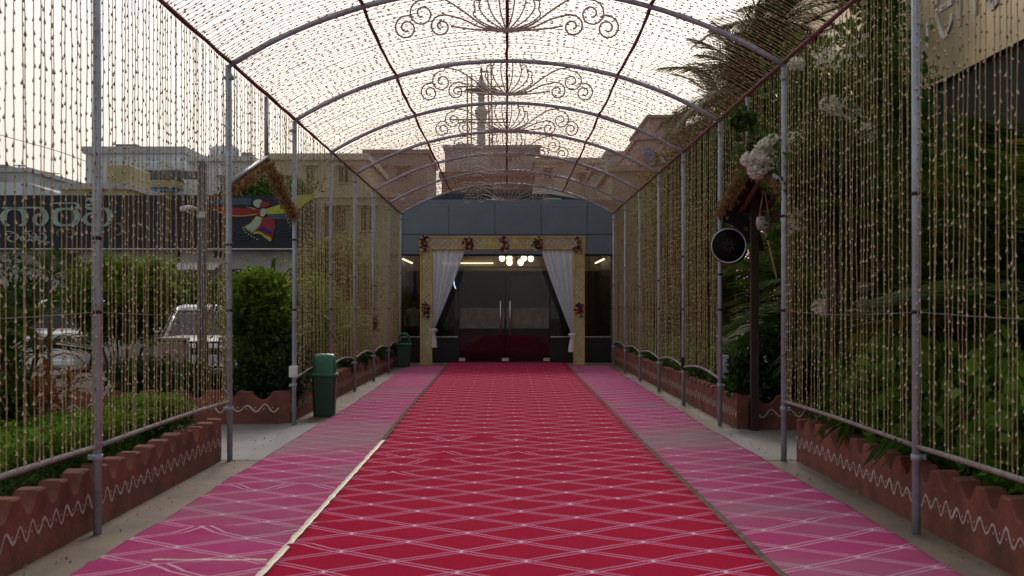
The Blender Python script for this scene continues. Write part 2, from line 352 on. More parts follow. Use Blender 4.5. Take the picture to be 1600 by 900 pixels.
# ------------------------------------------------------------------ carpets
def carpet_mat(name, base, line, node, dirt, dirtamt, seed, xo, yo, sheen):
    m = bpy.data.materials.new(name); m.use_nodes = True; n = m.node_tree; b = n.nodes['Principled BSDF']; N = n.nodes.new; Lk = n.links.new
    def mth(op, a, c=None):
        x = N('ShaderNodeMath'); x.operation = op
        for i, q in enumerate((a, c)):
            if q is None: continue
            if isinstance(q, (int, float)): x.inputs[i].default_value = q
            else: Lk(q, x.inputs[i])
        return x.outputs[0]
    tc = N('ShaderNodeTexCoord'); nz = N('ShaderNodeTexNoise'); nz.inputs['Scale'].default_value = .9; nz.inputs['Detail'].default_value = 3
    Lk(tc.outputs['Object'], nz.inputs['Vector'])
    sv = N('ShaderNodeVectorMath'); sv.operation = 'MULTIPLY_ADD'; Lk(nz.outputs['Color'], sv.inputs[0]); sv.inputs[1].default_value = (.13, .13, 0); Lk(tc.outputs['Object'], sv.inputs[2])
    sp = N('ShaderNodeSeparateXYZ'); Lk(sv.outputs[0], sp.inputs[0])
    x = mth('DIVIDE', mth('SUBTRACT', sp.outputs[0], xo + .065), .724); y = mth('DIVIDE', mth('SUBTRACT', sp.outputs[1], yo + .065), .66)
    def sgn(u): return mth('SUBTRACT', u, mth('ROUND', u))     # to the nearest line, -.5 .. .5
    su, sw = sgn(mth('ADD', x, y)), sgn(mth('SUBTRACT', x, y)); du, dv = mth('ABSOLUTE', su), mth('ABSOLUTE', sw)
    def dbl(d): return mth('LESS_THAN', mth('ABSOLUTE', mth('SUBTRACT', d, .054)), .0165)
    ln = mth('MAXIMUM', dbl(du), dbl(dv))
    ox = mth('MULTIPLY', mth('ADD', su, sw), .362 / .011); oy = mth('MULTIPLY', mth('SUBTRACT', su, sw), .33 / .045)
    nd = mth('LESS_THAN', mth('ADD', mth('MULTIPLY', ox, ox), mth('MULTIPLY', oy, oy)), 1.0)
    wear = N('ShaderNodeTexNoise'); wear.inputs['Scale'].default_value = 1.7; wear.inputs['Detail'].default_value = 7; wear.inputs['Roughness'].default_value = .7
    Lk(tc.outputs['Object'], wear.inputs['Vector'])
    def mix(f, a, c):
        q = N('ShaderNodeMix'); q.data_type = 'RGBA'
        for i, v in ((0, f), (6, a), (7, c)):
            if isinstance(v, (int, float)): q.inputs[i].default_value = v
            elif isinstance(v, tuple): q.inputs[i].default_value = (*v, 1)
            else: Lk(v, q.inputs[i])
        return q.outputs[2]
    fib = N('ShaderNodeTexNoise'); fib.inputs['Scale'].default_value = 160; fib.inputs['Detail'].default_value = 2; Lk(tc.outputs['Object'], fib.inputs['Vector'])
    c = mix(mth('MULTIPLY', fib.outputs[0], .5), base, tuple(v * .62 for v in base))
    c = mix(mth('MULTIPLY', wear.outputs[0], .8), c, tuple(v * .55 for v in base))
    c = mix(mth('MULTIPLY', ln, .92), c, line); c = mix(mth('MULTIPLY', nd, .9), c, node)
    dus = N('ShaderNodeTexNoise'); dus.inputs['Scale'].default_value = .7; dus.inputs['Detail'].default_value = 8; dus.inputs['Roughness'].default_value = .75; Lk(tc.outputs['Object'], dus.inputs['Vector'])
    dc = N('ShaderNodeClamp'); Lk(mth('MULTIPLY', mth('SUBTRACT', dus.outputs[0], .50), 1.2), dc.inputs[0]); dc.inputs[2].default_value = .0 if not dirtamt else .10
    c = mix(dc.outputs[0], c, (.40, .25, .27))                       # trodden dust
    if dirtamt:
        yy = N('ShaderNodeSeparateXYZ'); Lk(tc.outputs['Object'], yy.inputs[0])
        cross = mth('SUBTRACT', 1, mth('MINIMUM', 1, mth('MULTIPLY', mth('ABSOLUTE', mth('SUBTRACT', yy.outputs[1], 15.6)), .36)))   # trodden where the side path crosses
        big = N('ShaderNodeTexNoise'); big.inputs['Scale'].default_value = .55; big.inputs['Detail'].default_value = 5; Lk(tc.outputs['Object'], big.inputs['Vector'])
        f = mth('MULTIPLY', mth('SUBTRACT', mth('ADD', big.outputs[0], mth('MULTIPLY', cross, .23)), .47), dirtamt * 3.2)
        cl = N('ShaderNodeClamp'); Lk(f, cl.inputs[0]); cl.inputs[2].default_value = .85
        c = mix(cl.outputs[0], c, dirt)
    Lk(c, b.inputs['Base Color']); b.inputs['Roughness'].default_value = .9; b.inputs['Specular IOR Level'].default_value = .02
    b.inputs['Sheen Weight'].default_value = sheen; b.inputs['Sheen Roughness'].default_value = .4; b.inputs['Sheen Tint'].default_value = (1, .8, .9, 1)
    bp = N('ShaderNodeBump'); bp.inputs['Strength'].default_value = .25; bp.inputs['Distance'].default_value = .004
    Lk(fib.outputs[0], bp.inputs['Height']); Lk(bp.outputs[0], b.inputs['Normal'])
    return m
RED_M = carpet_mat('red carpet', (.52, .003, .052), (.66, .29, .47), (.74, .58, .66), (.2, .1, .1), 0, 1, -.26, 9.007, .0)
PINK_M = carpet_mat('faded pink carpet', (.56, .045, .21), (.68, .42, .55), (.66, .56, .62), (.26, .21, .225), .8, 2, .2, 9.2, .11)

def carpet(name, label, edgeL, edgeR, y0, y1, z, mat, ridges, seed, amp=.004):
    rng = np.random.default_rng(seed); ny = int((y1 - y0) / .11); nx = 26
    ys = np.linspace(y0, y1, ny); ph = rng.uniform(0, 6, 8)
    V = []
    for y in ys:
        xl = np.interp(y, *zip(*edgeL)) + .010 * math.sin(y * 1.7 + ph[0]) + .008 * math.sin(y * 4.1 + ph[1])
        xr = np.interp(y, *zip(*edgeR)) + .010 * math.sin(y * 1.5 + ph[2]) + .008 * math.sin(y * 3.7 + ph[3])
        for i in range(nx):
            u = i / (nx - 1); x = xl + (xr - xl) * u
            zz = z + amp * (math.sin(y * 2.3 + x * 1.9 + ph[4]) * math.sin(x * 3.1 - y * .7 + ph[5]) + 1) * .5
            for (ry, x0, x1, h, wd) in ridges:
                c = ry + .06 * math.sin(x * 2.5 + ry); f = max(0, 1 - abs((x - (x0 + x1) / 2) / ((x1 - x0) / 2)) ** 3) if x0 < x < x1 else 0
                zz += h * f * (1.15 if 'red' in name else 1.0) * math.exp(-((y - c) / wd) ** 2)
            V.append((x, y, zz))
    Q = [(j * nx + i, j * nx + i + 1, (j + 1) * nx + i + 1, (j + 1) * nx + i) for j in range(ny - 1) for i in range(nx - 1)]
    o = link(name, np_mesh(name, V, Q, mat, smooth=True)); tag(o, label, 'carpet')
    md = o.modifiers.new('thickness', 'SOLIDIFY'); md.thickness = .006; md.offset = -1
    return o
eL = [(0, -1.32), (9, -1.315), (15, -1.33), (20, -1.39), (37, -1.50)]; eR = [(0, 1.50), (15, 1.44), (37, 1.50)]
carpet('side_carpet', 'faded pink carpet strip with lattice print on the green bins\' side of the red carpet', [(0, -2.37), (12, -2.33), (20, -2.30), (37, -2.45)], [(0, -1.27), (20, -1.34), (37, -1.45)], 2, 35.2, .008, PINK_M,
       [(7.9, -2.5, -1.2, .03, .05), (9.25, -2.3, -1.2, .028, .07), (11.4, -2.4, -1.2, .03, .07), (14.2, -2.2, -1.3, .015, .06), (17.6, -2.4, -1.6, .015, .07)], 1)
carpet('side_carpet', 'faded pink carpet strip with lattice print beside the planter with climbing vines', [(0, 1.45), (15, 1.39), (37, 1.45)], [(0, 2.44), (10, 2.47), (17, 2.40), (37, 2.52)], 2, 35.2, .008, PINK_M,
       [(9.6, 1.5, 2.4, .010, .08), (14.5, 1.4, 2.5, .012, .08)], 2)
carpet('red_carpet', 'long crimson carpet with pale diamond lattice running to the glass entrance', eL, eR, 2, 37.0, .016, RED_M,
       [(15.4, -1.4, .6, .022, .05), (13.9, -1.4, .9, .026, .06), (13.2, -1.2, -.1, .018, .05), (9.4, -1.4, -.7, .014, .06), (8.6, -1.4, -.8, .02, .06), (10.5, .2, 1.2, .012, .07), (12.3, -1.4, -.5, .014, .06), (18.6, -.8, .8, .01, .07)], 3)
TAPE = M('painted sunlight edge tape', (.86, .76, .56), .32, var=.25, scale=9, bump=.5, bscale=14, dirt=(.55, .46, .33), spec=.6)  # bright cream imitates sunlight caught by the carpet edge
TAPEG = M('dull edge tape', (.16, .12, .09), .95, var=.3, scale=9, spec=.05)  # plain grey-brown tape, without the painted-in sunlight
def tape(label, edge, y0, y1, wd, mat, off=0, z=.0265):
    b = MB(); rg = random.Random(int(y0 * 10)); ys = np.arange(y0, y1, .12); pv = None
    for y in ys:
        x = np.interp(y, *zip(*edge)) + off + rg.uniform(-.003, .003); ww = wd * rg.uniform(.8, 1.1) / 2; zz = z + rg.uniform(0, .006)
        cur = [(x - ww, y, zz - .010), (x, y, zz), (x + ww, y, zz - .003)]
        if pv: b.add(pv + cur, [(0, 1, 4, 3), (1, 2, 5, 4)], 0, True)
        pv = cur
    tag(b.build('edge_tape', mat), label, 'tape')
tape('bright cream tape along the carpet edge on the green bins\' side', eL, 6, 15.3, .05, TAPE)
tape('dull tape continuing the cream strip towards the flower arch', eL, 15.3, 35, .055, TAPEG)
tape('dull brown tape along the carpet edge near the climbing vines', eR, 3, 35, .04, TAPEG, .0)
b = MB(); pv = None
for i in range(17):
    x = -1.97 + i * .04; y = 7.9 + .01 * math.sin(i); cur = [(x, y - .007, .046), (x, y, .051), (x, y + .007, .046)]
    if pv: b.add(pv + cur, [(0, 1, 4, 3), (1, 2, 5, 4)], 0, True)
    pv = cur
tag(b.build('edge_tape', TAPE), 'thin cream strip of painted-in sunlight on the seam crossing the pink carpet strip', 'tape')  # strip added in cream to imitate sun on the raised seam

# ------------------------------------------------------------------ tunnel frame
YP = [4.9, 9.1, 13.45, 17.5, 21.1, 24.5, 28.0, 31.5, 34.9]; XP = 2.62; HE = 3.74; RISE = .74
RA = (XP * XP + RISE * RISE) / (2 * RISE)
def arcz(x): return HE + math.sqrt(RA * RA - x * x) - (RA - RISE)
ZB = .56
frame = thing('arched_canopy_frame', 'grey steel pipe tunnel frame with arched hoops and scroll ornaments over the carpet', 'canopy', (0, 4.9, 0))
def clamp_mesh():
    b = MB(); b.tube([(0, 0, -.02), (0, 0, .02)], .036, 10); b.box(.02, .06, -.012, .012, -.014, .014); return b.mesh('clamp', STEEL)
CL = clamp_mesh(); DCL = MB().tube([(0, 0, -.012), (0, 0, .012)], .031, 10).mesh('band', DARKMET)
rg = random.Random(4)
for s in (-1, 1):
    for i, y in enumerate(YP):
        b = MB(); lean = rg.uniform(-.012, .012)
        b.tube([(s * XP, y, -.01), (s * XP + lean * .5, y + lean, 1.9), (s * XP + lean, y + lean * .5, HE)], .027, 12)
        p = b.build('post', STEEL, frame)
        for z in (ZB - .07, HE - .12): link('clamp', CL, p, (s * XP, y - 4.9, z), (0, 0, 0 if s > 0 else math.pi))
        for z in (1.42, 2.1 + rg.uniform(-.3, .3)): link('band', DCL, p, (s * XP + lean * .4, y - 4.9 + lean * .8, z))
for y in YP[1:]:
    b = MB(); xs = np.linspace(-XP, XP, 33); b.tube([(x, y, arcz(x)) for x in xs], .027, 10); b.build('arch', STEEL, frame)
for x in (-XP, XP, -1.37, 0, 1.37):
    pts = []; rr = []
    for k in range(len(YP) - 1 if abs(x) > 2 else len(YP) - 2):
        y0, y1 = (YP if abs(x) > 2 else YP[1:])[k:k + 2]
        for j in range(8):
            t = j / 8; pts.append((x + rg.uniform(-.006, .006), y0 + (y1 - y0) * t, arcz(x) + .03 - .05 * math.sin(math.pi * t) * (abs(x) < 2))); rr.append((.020 if abs(x) > 2 else .017) * rg.uniform(.85, 1.2))
    pts.append((x, YP[-1], arcz(x) + .03)); rr.append(.02)
    b = MB(); b.tube(pts, rr, 7); b.build('purlin', REDWRAP, frame)
OPEN = {2}                                          # bay between posts 2 and 3 is the side opening
WRAPC = M('pale bottom rail', (.30, .29, .27), .8, var=.3, scale=20, bump=.5, bscale=80)
def railz(i, t): return ZB + (.075 * math.sin(math.pi * t) if i >= 3 else .012 * math.sin(math.pi * t))
for s in (-1, 1):
    for i in range(8):
        y0, y1 = YP[i], YP[i + 1]
        if i in OPEN:
            ym = (y0 + y1) / 2
            b = MB(); b.tube([(s * XP, y0, 2.63), (s * XP, ym, 3.09)], .022, 8); b.build('rafter', STEEL, frame)
            b = MB(); b.tube([(s * XP, y1, 2.63), (s * XP, ym, 3.09)], .022, 8); b.build('rafter', STEEL, frame)
            b = MB(); b.tube([(s * XP, ym, 3.07), (s * XP, ym, HE)], .022, 8); b.build('drop_pipe', STEEL, frame)
        else:
            b = MB(); b.tube([(s * XP, y0 + (y1 - y0) * k / 10, railz(i, k / 10)) for k in range(11)], [.015 + .003 * rg.random() for k in range(11)], 7); b.build('bottom_rail', WRAPC, frame)
            b = MB(); b.tube([(s * (XP + .01), y0 + (y1 - y0) * k / 8, 1.42 - .03 * math.sin(math.pi * k / 8)) for k in range(9)], .0018, 4); b.build('tie_wire', STEEL, frame)
# scroll ornaments hung under each hoop
def spiral(c, r, a0, turns, sgn, k=22, r1=.2):
    return [(c[0] + r * (1 - (1 - r1) * i / k) * math.cos(a0 + sgn * turns * 6.283 * i / k), c[1] + r * (1 - (1 - r1) * i / k) * math.sin(a0 + sgn * turns * 6.283 * i / k)) for i in range(k + 1)]
def ornament_mesh():
    b = MB(); r = .0095
    def put(pts, rr=r): b.tube([(p[0], 0, p[1]) for p in pts], rr, 5)
    tops = []
    for k, (tx, tz) in enumerate([(-.30, .21), (-.25, .30), (-.17, .37), (-.07, .405), (.07, .405), (.17, .37), (.25, .30), (.30, .21)]):
        put(cr([(0, 0), (tx * .72, tz * .38), (tx * 1.05, tz * .75), (tx, tz)], 5), .008); tops.append((tx, tz))
    for k in range(len(tops) - 1):
        (a, c), (d, e) = tops[k], tops[k + 1]; mx, mz = (a + d) / 2, (c + e) / 2; l = math.hypot(mx, mz); g = 1 + .045 / l
        put(cr([(a, c), (mx * g, mz * g), (d, e)], 5), .008)
    for s in (-1, 1):
        B = (.80 * s, .17); A = (.95 * s, .035); C = (.62 * s, .05)
        put(cr([(0, 0), (.22 * s, .06), (.42 * s, .20), (.60 * s, .31), (.76 * s, .34)], 6) + spiral(B, .135, math.radians(100 if s > 0 else 80), 1.55, -s))
        put(spiral(A, .125, math.radians(125 if s > 0 else 55), 1.7, -s))
        put(cr([(0, 0), (.24 * s, .04), (.42 * s, .12), (.60 * s, .165)], 6) + spiral(C, .11, math.radians(100 if s > 0 else 80), 1.5, -s))
        put(cr([(0, 0), (.2 * s, .015), (.38 * s, .03), (.53 * s, .055)], 5))
    b.lathe([(.004, -.012), (.02, -.004), (.02, .012), (.004, .02)], n=8)
    return b.mesh('scroll_ornament', IRON)
OM = ornament_mesh()
for y in YP[2:]: link('scroll_ornament', OM, frame, (0, y - 4.9 - .0, arcz(0) - .425))
# small boxes fixed to posts
def post_box(p, label, size, mat, cat='box'):
    b = MB(); x, y, z = p; a, c, d = size; b.box(x - a, x + a, y - c, y + c, z - d, z + d, 0, .006); b.box(x - a * .7, x + a * .7, y - c - .006, y - c, z - d * .7, z + d * .6, 0)
    o = b.build('junction_box', mat); tag(o, label, cat)
post_box((-XP, 17.455, .66), 'white switch box clamped low on a post behind the big green bin', (.05, .035, .07), WHITE)
post_box((XP - .005, 21.05, .62), 'small black electrical box low on a post past the round sign', (.035, .03, .09), DARKMET)
post_box((XP + .07, 17.5, .72), 'grey meter box low on the post carrying the round sign', (.035, .03, .14), STEEL)

# ------------------------------------------------------------------ strings of buds
def add_bud(b, p, ax, side, L, R):
    ax = Vector(ax).normalized(); u = ax.orthogonal().normalized(); v = ax.cross(u); u, v = u * math.cos(side) + v * math.sin(side), v * math.cos(side) - u * math.sin(side)
    c = Vector(p) + u * R * .5; d = (ax + u * .25).normalized()
    V = [c - d * L * .5]
    for h, r in ((-.2, .55), (.22, 1.0)):
        for q in range(4): an = q * 1.571; V.append(c + d * L * h + (u * math.cos(an) + v * math.sin(an)) * R * r)
    V.append(c + d * L * .52)
    b.add(V, [(0, 1 + (q + 1) % 4, 1 + q) for q in range(4)], 1); b.add(V, [(1 + q, 1 + (q + 1) % 4, 5 + (q + 1) % 4, 5 + q) for q in range(4)], 2 if random.random() < .15 else 1)
    b.add(V, [(5 + q, 5 + (q + 1) % 4, 9) for q in range(4)], 2)
def string_mesh(path, seed, step=.088, R=.0074, L=.036, mats=None, rc=.0034):
    r = random.Random(seed); random.seed(seed); b = MB(); path = [Vector(p) for p in path]
    acc = [0.0]
    for i in range(1, len(path)): acc.append(acc[-1] + (path[i] - path[i - 1]).length)
    def at(s):
        for i in range(1, len(path)):
            if s <= acc[i]: t = (s - acc[i - 1]) / (acc[i] - acc[i - 1] + 1e-9); return path[i - 1].lerp(path[i], t), (path[i] - path[i - 1])
        return path[-1], path[-1] - path[-2]
    b.tube(path, rc, 3, 0, caps=False)
    s = r.uniform(.02, step)
    while s < acc[-1] - .02:
        p, d = at(s); add_bud(b, p, d, r.uniform(0, 6.28), L * r.uniform(.8, 1.25), R * r.uniform(.8, 1.25)); s += step * r.uniform(.7, 1.3)
    return b.mesh('flower_string', mats or [CORD, BUDW, BUDR])
def vpath(L, seed):
    r = random.Random(seed); n = max(2, int(L / .18)); x = y = 0; pts = []
    for k in range(n + 1): pts.append((x, y, -L * k / n)); x = x * .8 + r.uniform(-.004, .004); y = y * .8 + r.uniform(-.005, .005)
    return pts
LS = HE - ZB
SV = [string_mesh(vpath(LS, 100 + k), 200 + k) for k in range(10)]
def rpath(seed):
    r = random.Random(seed); y = 0; pts = []
    for x in np.linspace(-XP, XP, 29): pts.append((x, y, arcz(x) - HE + .02 + r.uniform(-.012, .004))); y = y * .7 + r.uniform(-.012, .012)
    return pts
RV = [string_mesh(rpath(300 + k), 400 + k, .088, mats=ROOFM, rc=.0030) for k in range(8)]
ORD = ['eighth', 'seventh', 'sixth', 'fifth', 'fourth', 'third', 'second', 'first']
rs = random.Random(11)
for s, side in ((-1, 'on the green bins\' side'), (1, 'on the round sign\'s side')):
    for i in range(8):
        y0, y1 = YP[i], YP[i + 1]; n = int((y1 - y0) / .098)
        if i in OPEN: lab = 'short bud strings filling the gable over the side opening %s' % ('before the dancer sign' if s < 0 else 'with the hanging pot')
        elif i == 0: lab = 'bud-string side curtain farthest from the glass entrance, ' + side
        else: lab = 'bud-string side curtain in the %s bay from the glass entrance, %s' % (ORD[i], side)
        t = thing('flower_string_curtain', lab, 'curtain', (s * XP, y0, HE), 'side curtains of bud strings')
        for k in range(n):
            y = (k + .5 + rs.uniform(-.13, .13)) * (y1 - y0) / n
            if i in OPEN:
                half = (y1 - y0) / 2; zg = 2.63 + .46 * (1 - abs(y - half) / half); me = string_mesh(vpath(HE - zg, k + 31 * i), 900 + k + 50 * s)
                link('flower_string', me, t, (rs.uniform(-.01, .01), y, 0))
            else:
                sc = (HE - railz(i, y / (y1 - y0))) / LS
                link('flower_string', rs.choice(SV), t, (rs.uniform(-.012, .012), y, 0), (rs.uniform(-.004, .004), rs.uniform(-.003, .003), rs.uniform(0, 6.28)), (1, 1, sc))
for i in range(1, 8):
    y0, y1 = YP[i], YP[i + 1]; n = int((y1 - y0) / .098)
    t = thing('flower_string_canopy', 'overhead net of bud strings in the %s bay from the glass entrance' % ORD[i], 'canopy strings', (0, y0, HE), 'overhead bays of bud strings')
    for k in range(n):
        y = (k + .5 + rs.uniform(-.13, .13)) * (y1 - y0) / n
        o = link('flower_string', rs.choice(RV), t, (0, y, 0), (0, 0, rs.choice((0, math.pi)) + rs.uniform(-.006, .006)))
# garlands of dried leaves on the gables
for s in (-1, 1):
    y0, y1 = YP[2], YP[3]; ym = (y0 + y1) / 2; rng = np.random.default_rng(40 + s)
    t = thing('dried_leaf_garland', 'shaggy garland of dried golden leaves on the gable %s' % ('before the dark sign with the dancer' if s < 0 else 'under the white blossoms'), 'garland', (s * XP, ym, 3.09))
    for (ya, za, yb, zb) in ((y0, 2.60, ym, 3.06), (ym, 3.06, y1, 2.60)):
        n = 1300; u = rng.random(n); C = np.stack([s * XP + rng.normal(size=n) * .035, ya + (yb - ya) * u, za + (zb - za) * u - np.abs(rng.normal(size=n)) * .05], 1)
        V, Q = leaf_quads(C, .062, rng, 0, .4, np.tile([0, 0, -.9], (n, 1)))
        link('garland_length', np_mesh('garland_length', V - np.array([s * XP, ym, 3.09]), Q, DRY), t)

# ------------------------------------------------------------------ planter walls
def planter(label, x0, y0, x1, y1, h=.40, thick=.14, z0=-.012):
    """scalloped wall whose visible face runs (x0,y0)->(x1,y1); the thickness lies to the left of that direction"""
    dx, dy = x1 - x0, y1 - y0; L = math.hypot(dx, dy); ux, uy = dx / L, dy / L; nx, ny = -uy, ux
    t = thing('planter_wall', label, 'planter', (x0, y0, 0), 'terracotta scalloped planter walls')
    per = .435; prof = []; n = max(1, round(L / per)); per = L / n; r = random.Random(int(x0 * 7 + y0 * 3))
    for k in range(n):
        a = k * per; j = r.uniform(-.012, .012)
        prof += [(a, h + j), (a + .075, h + j)]
        for q in range(1, 8): u = q / 8; prof.append((a + .075 + (per - .15) * u, h + j - .105 * math.sin(math.pi * u) ** .8))
        prof.append((a + per - .075, h + j))
    prof.append((L, h)); W = lambda s_, o, z: (x0 + ux * s_ + nx * o, y0 + uy * s_ + ny * o, z)
    b = MB(); m = len(prof); bv = .012
    V = [W(a, 0, z0) for a, z in prof] + [W(a, 0, z - bv) for a, z in prof] + [W(a, bv, z) for a, z in prof] + [W(a, thick - bv, z) for a, z in prof] + [W(a, thick, z - bv) for a, z in prof] + [W(a, thick, z0) for a, z in prof]
    Fc = [(g * m + i, g * m + i + 1, (g + 1) * m + i + 1, (g + 1) * m + i) for g in range(5) for i in range(m - 1)]
    Fc += [tuple(g * m for g in range(6)), tuple(g * m + m - 1 for g in range(6))[::-1]]
    b.add(V, Fc); b.build('wall', TERRA, t)
    b = MB(); pts = []; nw = round(L / .214)
    for k in range(nw * 8 + 1): pts.append((L * k / (nw * 8), .185 + (.044 + .010 * math.sin(k * .31)) * math.sin(k / 8 * 6.283 + .4 + .35 * math.sin(k * .071)) + .006 * math.sin(k * .043) + r.uniform(-.002, .002)))
    lo = [(p[0], p[1]) for p in pts]
    for i in range(len(lo) - 1):
        (a, z), (c, e) = lo[i], lo[i + 1]; l = math.hypot(c - a, e - z); hw = .009 * (1 + .35 * math.sin(i * .53) * math.sin(i * .17)); ox, oz = -(e - z) / l * hw, (c - a) / l * hw
        b.add([W(a + ox, -.003, z + oz), W(c + ox, -.003, e + oz), W(c - ox, -.003, e - oz), W(a - ox, -.003, z - oz)], [(0, 1, 2, 3)])
    b.build('painted_wave', WAVE, t)
    b = MB()
    for k in range(nw * 2):
        if r.random() < .12: continue
        s_ = L * (k + .5) / (nw * 2) - .02; z = .185 + (.008 if k % 2 else -.008); q = [W(s_ + .009 * math.cos(a * 1.047), -.003, z + .009 * math.sin(a * 1.047)) for a in range(6)]
        b.add(q, [tuple(range(6))])
    o = b.build('painted_dots', WAVE, t); o['kind'] = 'stuff'
planter('terracotta planter wall with trimmed hedge behind, before the side opening', -2.70, 3.5, -2.70, 13.45)
planter('short terracotta planter wall facing the carpet start, below the leafy bush by the switch box', -2.70, 17.80, -6.6, 17.80, z0=-.01) if False else None
def planter_face(label, xa, xb, y):                 # a wall that faces the camera end
    planter(label, xa, y, xb, y)
planter_face('terracotta planter wall across the side opening, below bushes near the switch box', -7.0, -2.86, 17.80)
planter('long terracotta planter wall running behind both green bins', -2.72, 17.80, -2.72, 37.0)
planter('terracotta planter wall with heart-leaf vines spilling over, before the side opening', 2.74, 13.45, 2.74, 3.5)
planter_face('terracotta planter wall closing the opening under the hanging pot', 2.90, 6.2, 16.95)
planter('long terracotta planter wall beyond the round sign, towards the entrance', 2.74, 37.0, 2.74, 16.95)

# ------------------------------------------------------------------ entrance building
YG = 37.5
ent = thing('entrance_building', 'low entrance pavilion with slate panel fascia and glass front', 'building', (0, YG, 0))
XL, XR = -2.92, 2.74
px2x = lambda px, D=YG: (px - VX) * D / F
pz = lambda py, D=YG: HC - (py - VY) * D / F
ZF0, ZF1 = pz(398), pz(319)
INT = M('lobby wall', (.13, .10, .075), .6, var=.15, scale=2)
CEIL = M('lobby ceiling', (.30, .245, .16), .6, var=.05)
LFL = M('lobby floor', (.06, .03, .028), .25, var=.2, scale=2)
b = MB()
b.box(XL - .15, XL, YG, YG + 9, 0, ZF1); b.box(XR, XR + .15, YG, YG + 9, 0, ZF1); b.box(XL, XR, YG + 8.8, YG + 9, 0, ZF1)
b.build('wall', INT, ent)
b = MB(); b.box(XL, XR, YG + .16, YG + 8.8, ZF0 + .35, ZF0 + .45); b.build('ceiling', CEIL, ent)
b = MB(); b.box(XL, XR, YG + .16, YG + .30, ZF0 - .0, ZF0 + .34); b.build('lintel', INT, ent)
b = MB(); b.box(XL, XR, YG + 4.2, YG + 4.6, ZF0 - .32, ZF0 + .35); b.build('bulkhead', CEIL, ent)
b = MB(); b.box(XL, XR, YG + .02, YG + 8.8, -.03, .012); b.build('lobby_floor', LFL, ent)
b = MB(); b.box(XL - .15, XR + .15, YG, YG + 9, ZF1, ZF1 + .12); b.build('roof', PANEL, ent)
edges = [XL - .15, px2x(630), px2x(701.7), px2x(773.3), px2x(845.6), px2x(917.3), XR + .15]; zs = [ZF0, pz(366.7), ZF1]
for i in range(6):
    for j in range(2):
        b = MB(); b.box(edges[i] + .006, edges[i + 1] - .006, YG - .10, YG - .02, zs[j] + .006, zs[j + 1] - .006, 0, .008); b.build('panel', PANEL, ent)
b = MB(); b.box(XL - .15, XR + .15, YG - .02, YG + .16, ZF0 - .03, ZF1); b.build('fascia_backing', BLACK, ent)
# upper set-back parapet with curved top
UP = M('upper parapet', (.035, .045, .065), .5, var=.1)
b = MB(); poly = [(px2x(640, 40), ZF1 + .1)] + [(px2x(px, 40), pz(py, 40)) for px, py in ((640, 315), (690, 303), (740, 302), (800, 302), (860, 303), (930, 315))] + [(px2x(930, 40), ZF1 + .1)]
b.prism(poly, 'y', 40, 44); b.build('parapet', UP, ent)
GPIPE = M('lime pipe', (.28, .42, .16), .5, var=.1)
b = MB(); b.tube(cr([P(850, 322, 39), P(850, 312.5, 39), P(872, 311.5, 39), P(880, 316, 39), P(882, 322, 39)], 6), .035, 7); b.build('roof_pipe', GPIPE, ent)
PYR = M('pale roof light', (.35, .5, .5), .4, var=.1)
for px in (668, 771):
    x, y, z = P(px, 319, 39); b = MB(); b.add([(x - .14, y - .14, ZF1 + .1), (x + .14, y - .14, ZF1 + .1), (x + .14, y + .14, ZF1 + .1), (x - .14, y + .14, ZF1 + .1), (x, y, ZF1 + .32)], [(0, 1, 4), (1, 2, 4), (2, 3, 4), (3, 0, 4), (3, 2, 1, 0)]); b.build('roof_vent', PYR, ent)
# glazing
GL = glass_mat('tinted glass', .0, (.74, .72, .68)); GLD = glass_mat('door glass', .0, (.66, .66, .64))
D0, D1, DM = px2x(717), px2x(859), px2x(789.5)
sp = MB(); sp.box(XL, D0 - .02, YG + .0, YG + .09, 0, pz(527), 0, .01); sp.build('stall_riser', BLACK, ent)
sp = MB(); sp.box(D1 + .02, XR, YG + .0, YG + .09, 0, pz(527), 0, .01); sp.build('stall_riser', BLACK, ent)
for (a, c, z0, z1) in ((XL + .01, px2x(668), pz(526.5), ZF0), (px2x(668) + .01, D0 - .02, pz(526.5), ZF0), (D1 + .02, px2x(905), pz(526.5), ZF0), (px2x(905) + .01, XR - .01, pz(526.5), ZF0), (D0, D1, pz(417), ZF0)):
    b = MB(); b.box(a, c, YG + .03, YG + .042, z0, z1 - .03); b.build('pane', GL, ent)
b = MB()
for (a, c) in ((XL, D0 - .02), (D1 + .02, XR)): b.box(a, c, YG + .0, YG + .08, pz(527), pz(525.6))
b.build('sill', CHROME, ent)
b = MB(); b.box(D0 - .02, D0, YG + .0, YG + .08, 0, ZF0 - .03); b.build('mullion', DARKMET, ent)
b = MB(); b.box(D1, D1 + .02, YG + .0, YG + .08, 0, ZF0 - .03); b.build('mullion', DARKMET, ent)
b = MB(); b.box(D0, D1, YG + .0, YG + .07, pz(418), pz(416.6)); b.build('transom', DARKMET, ent)
FROST = glass_mat('frosted film', .02, (.5, .5, .5))
FR = M('frost film', (.20, .19, .16), .6, var=.25, scale=5)
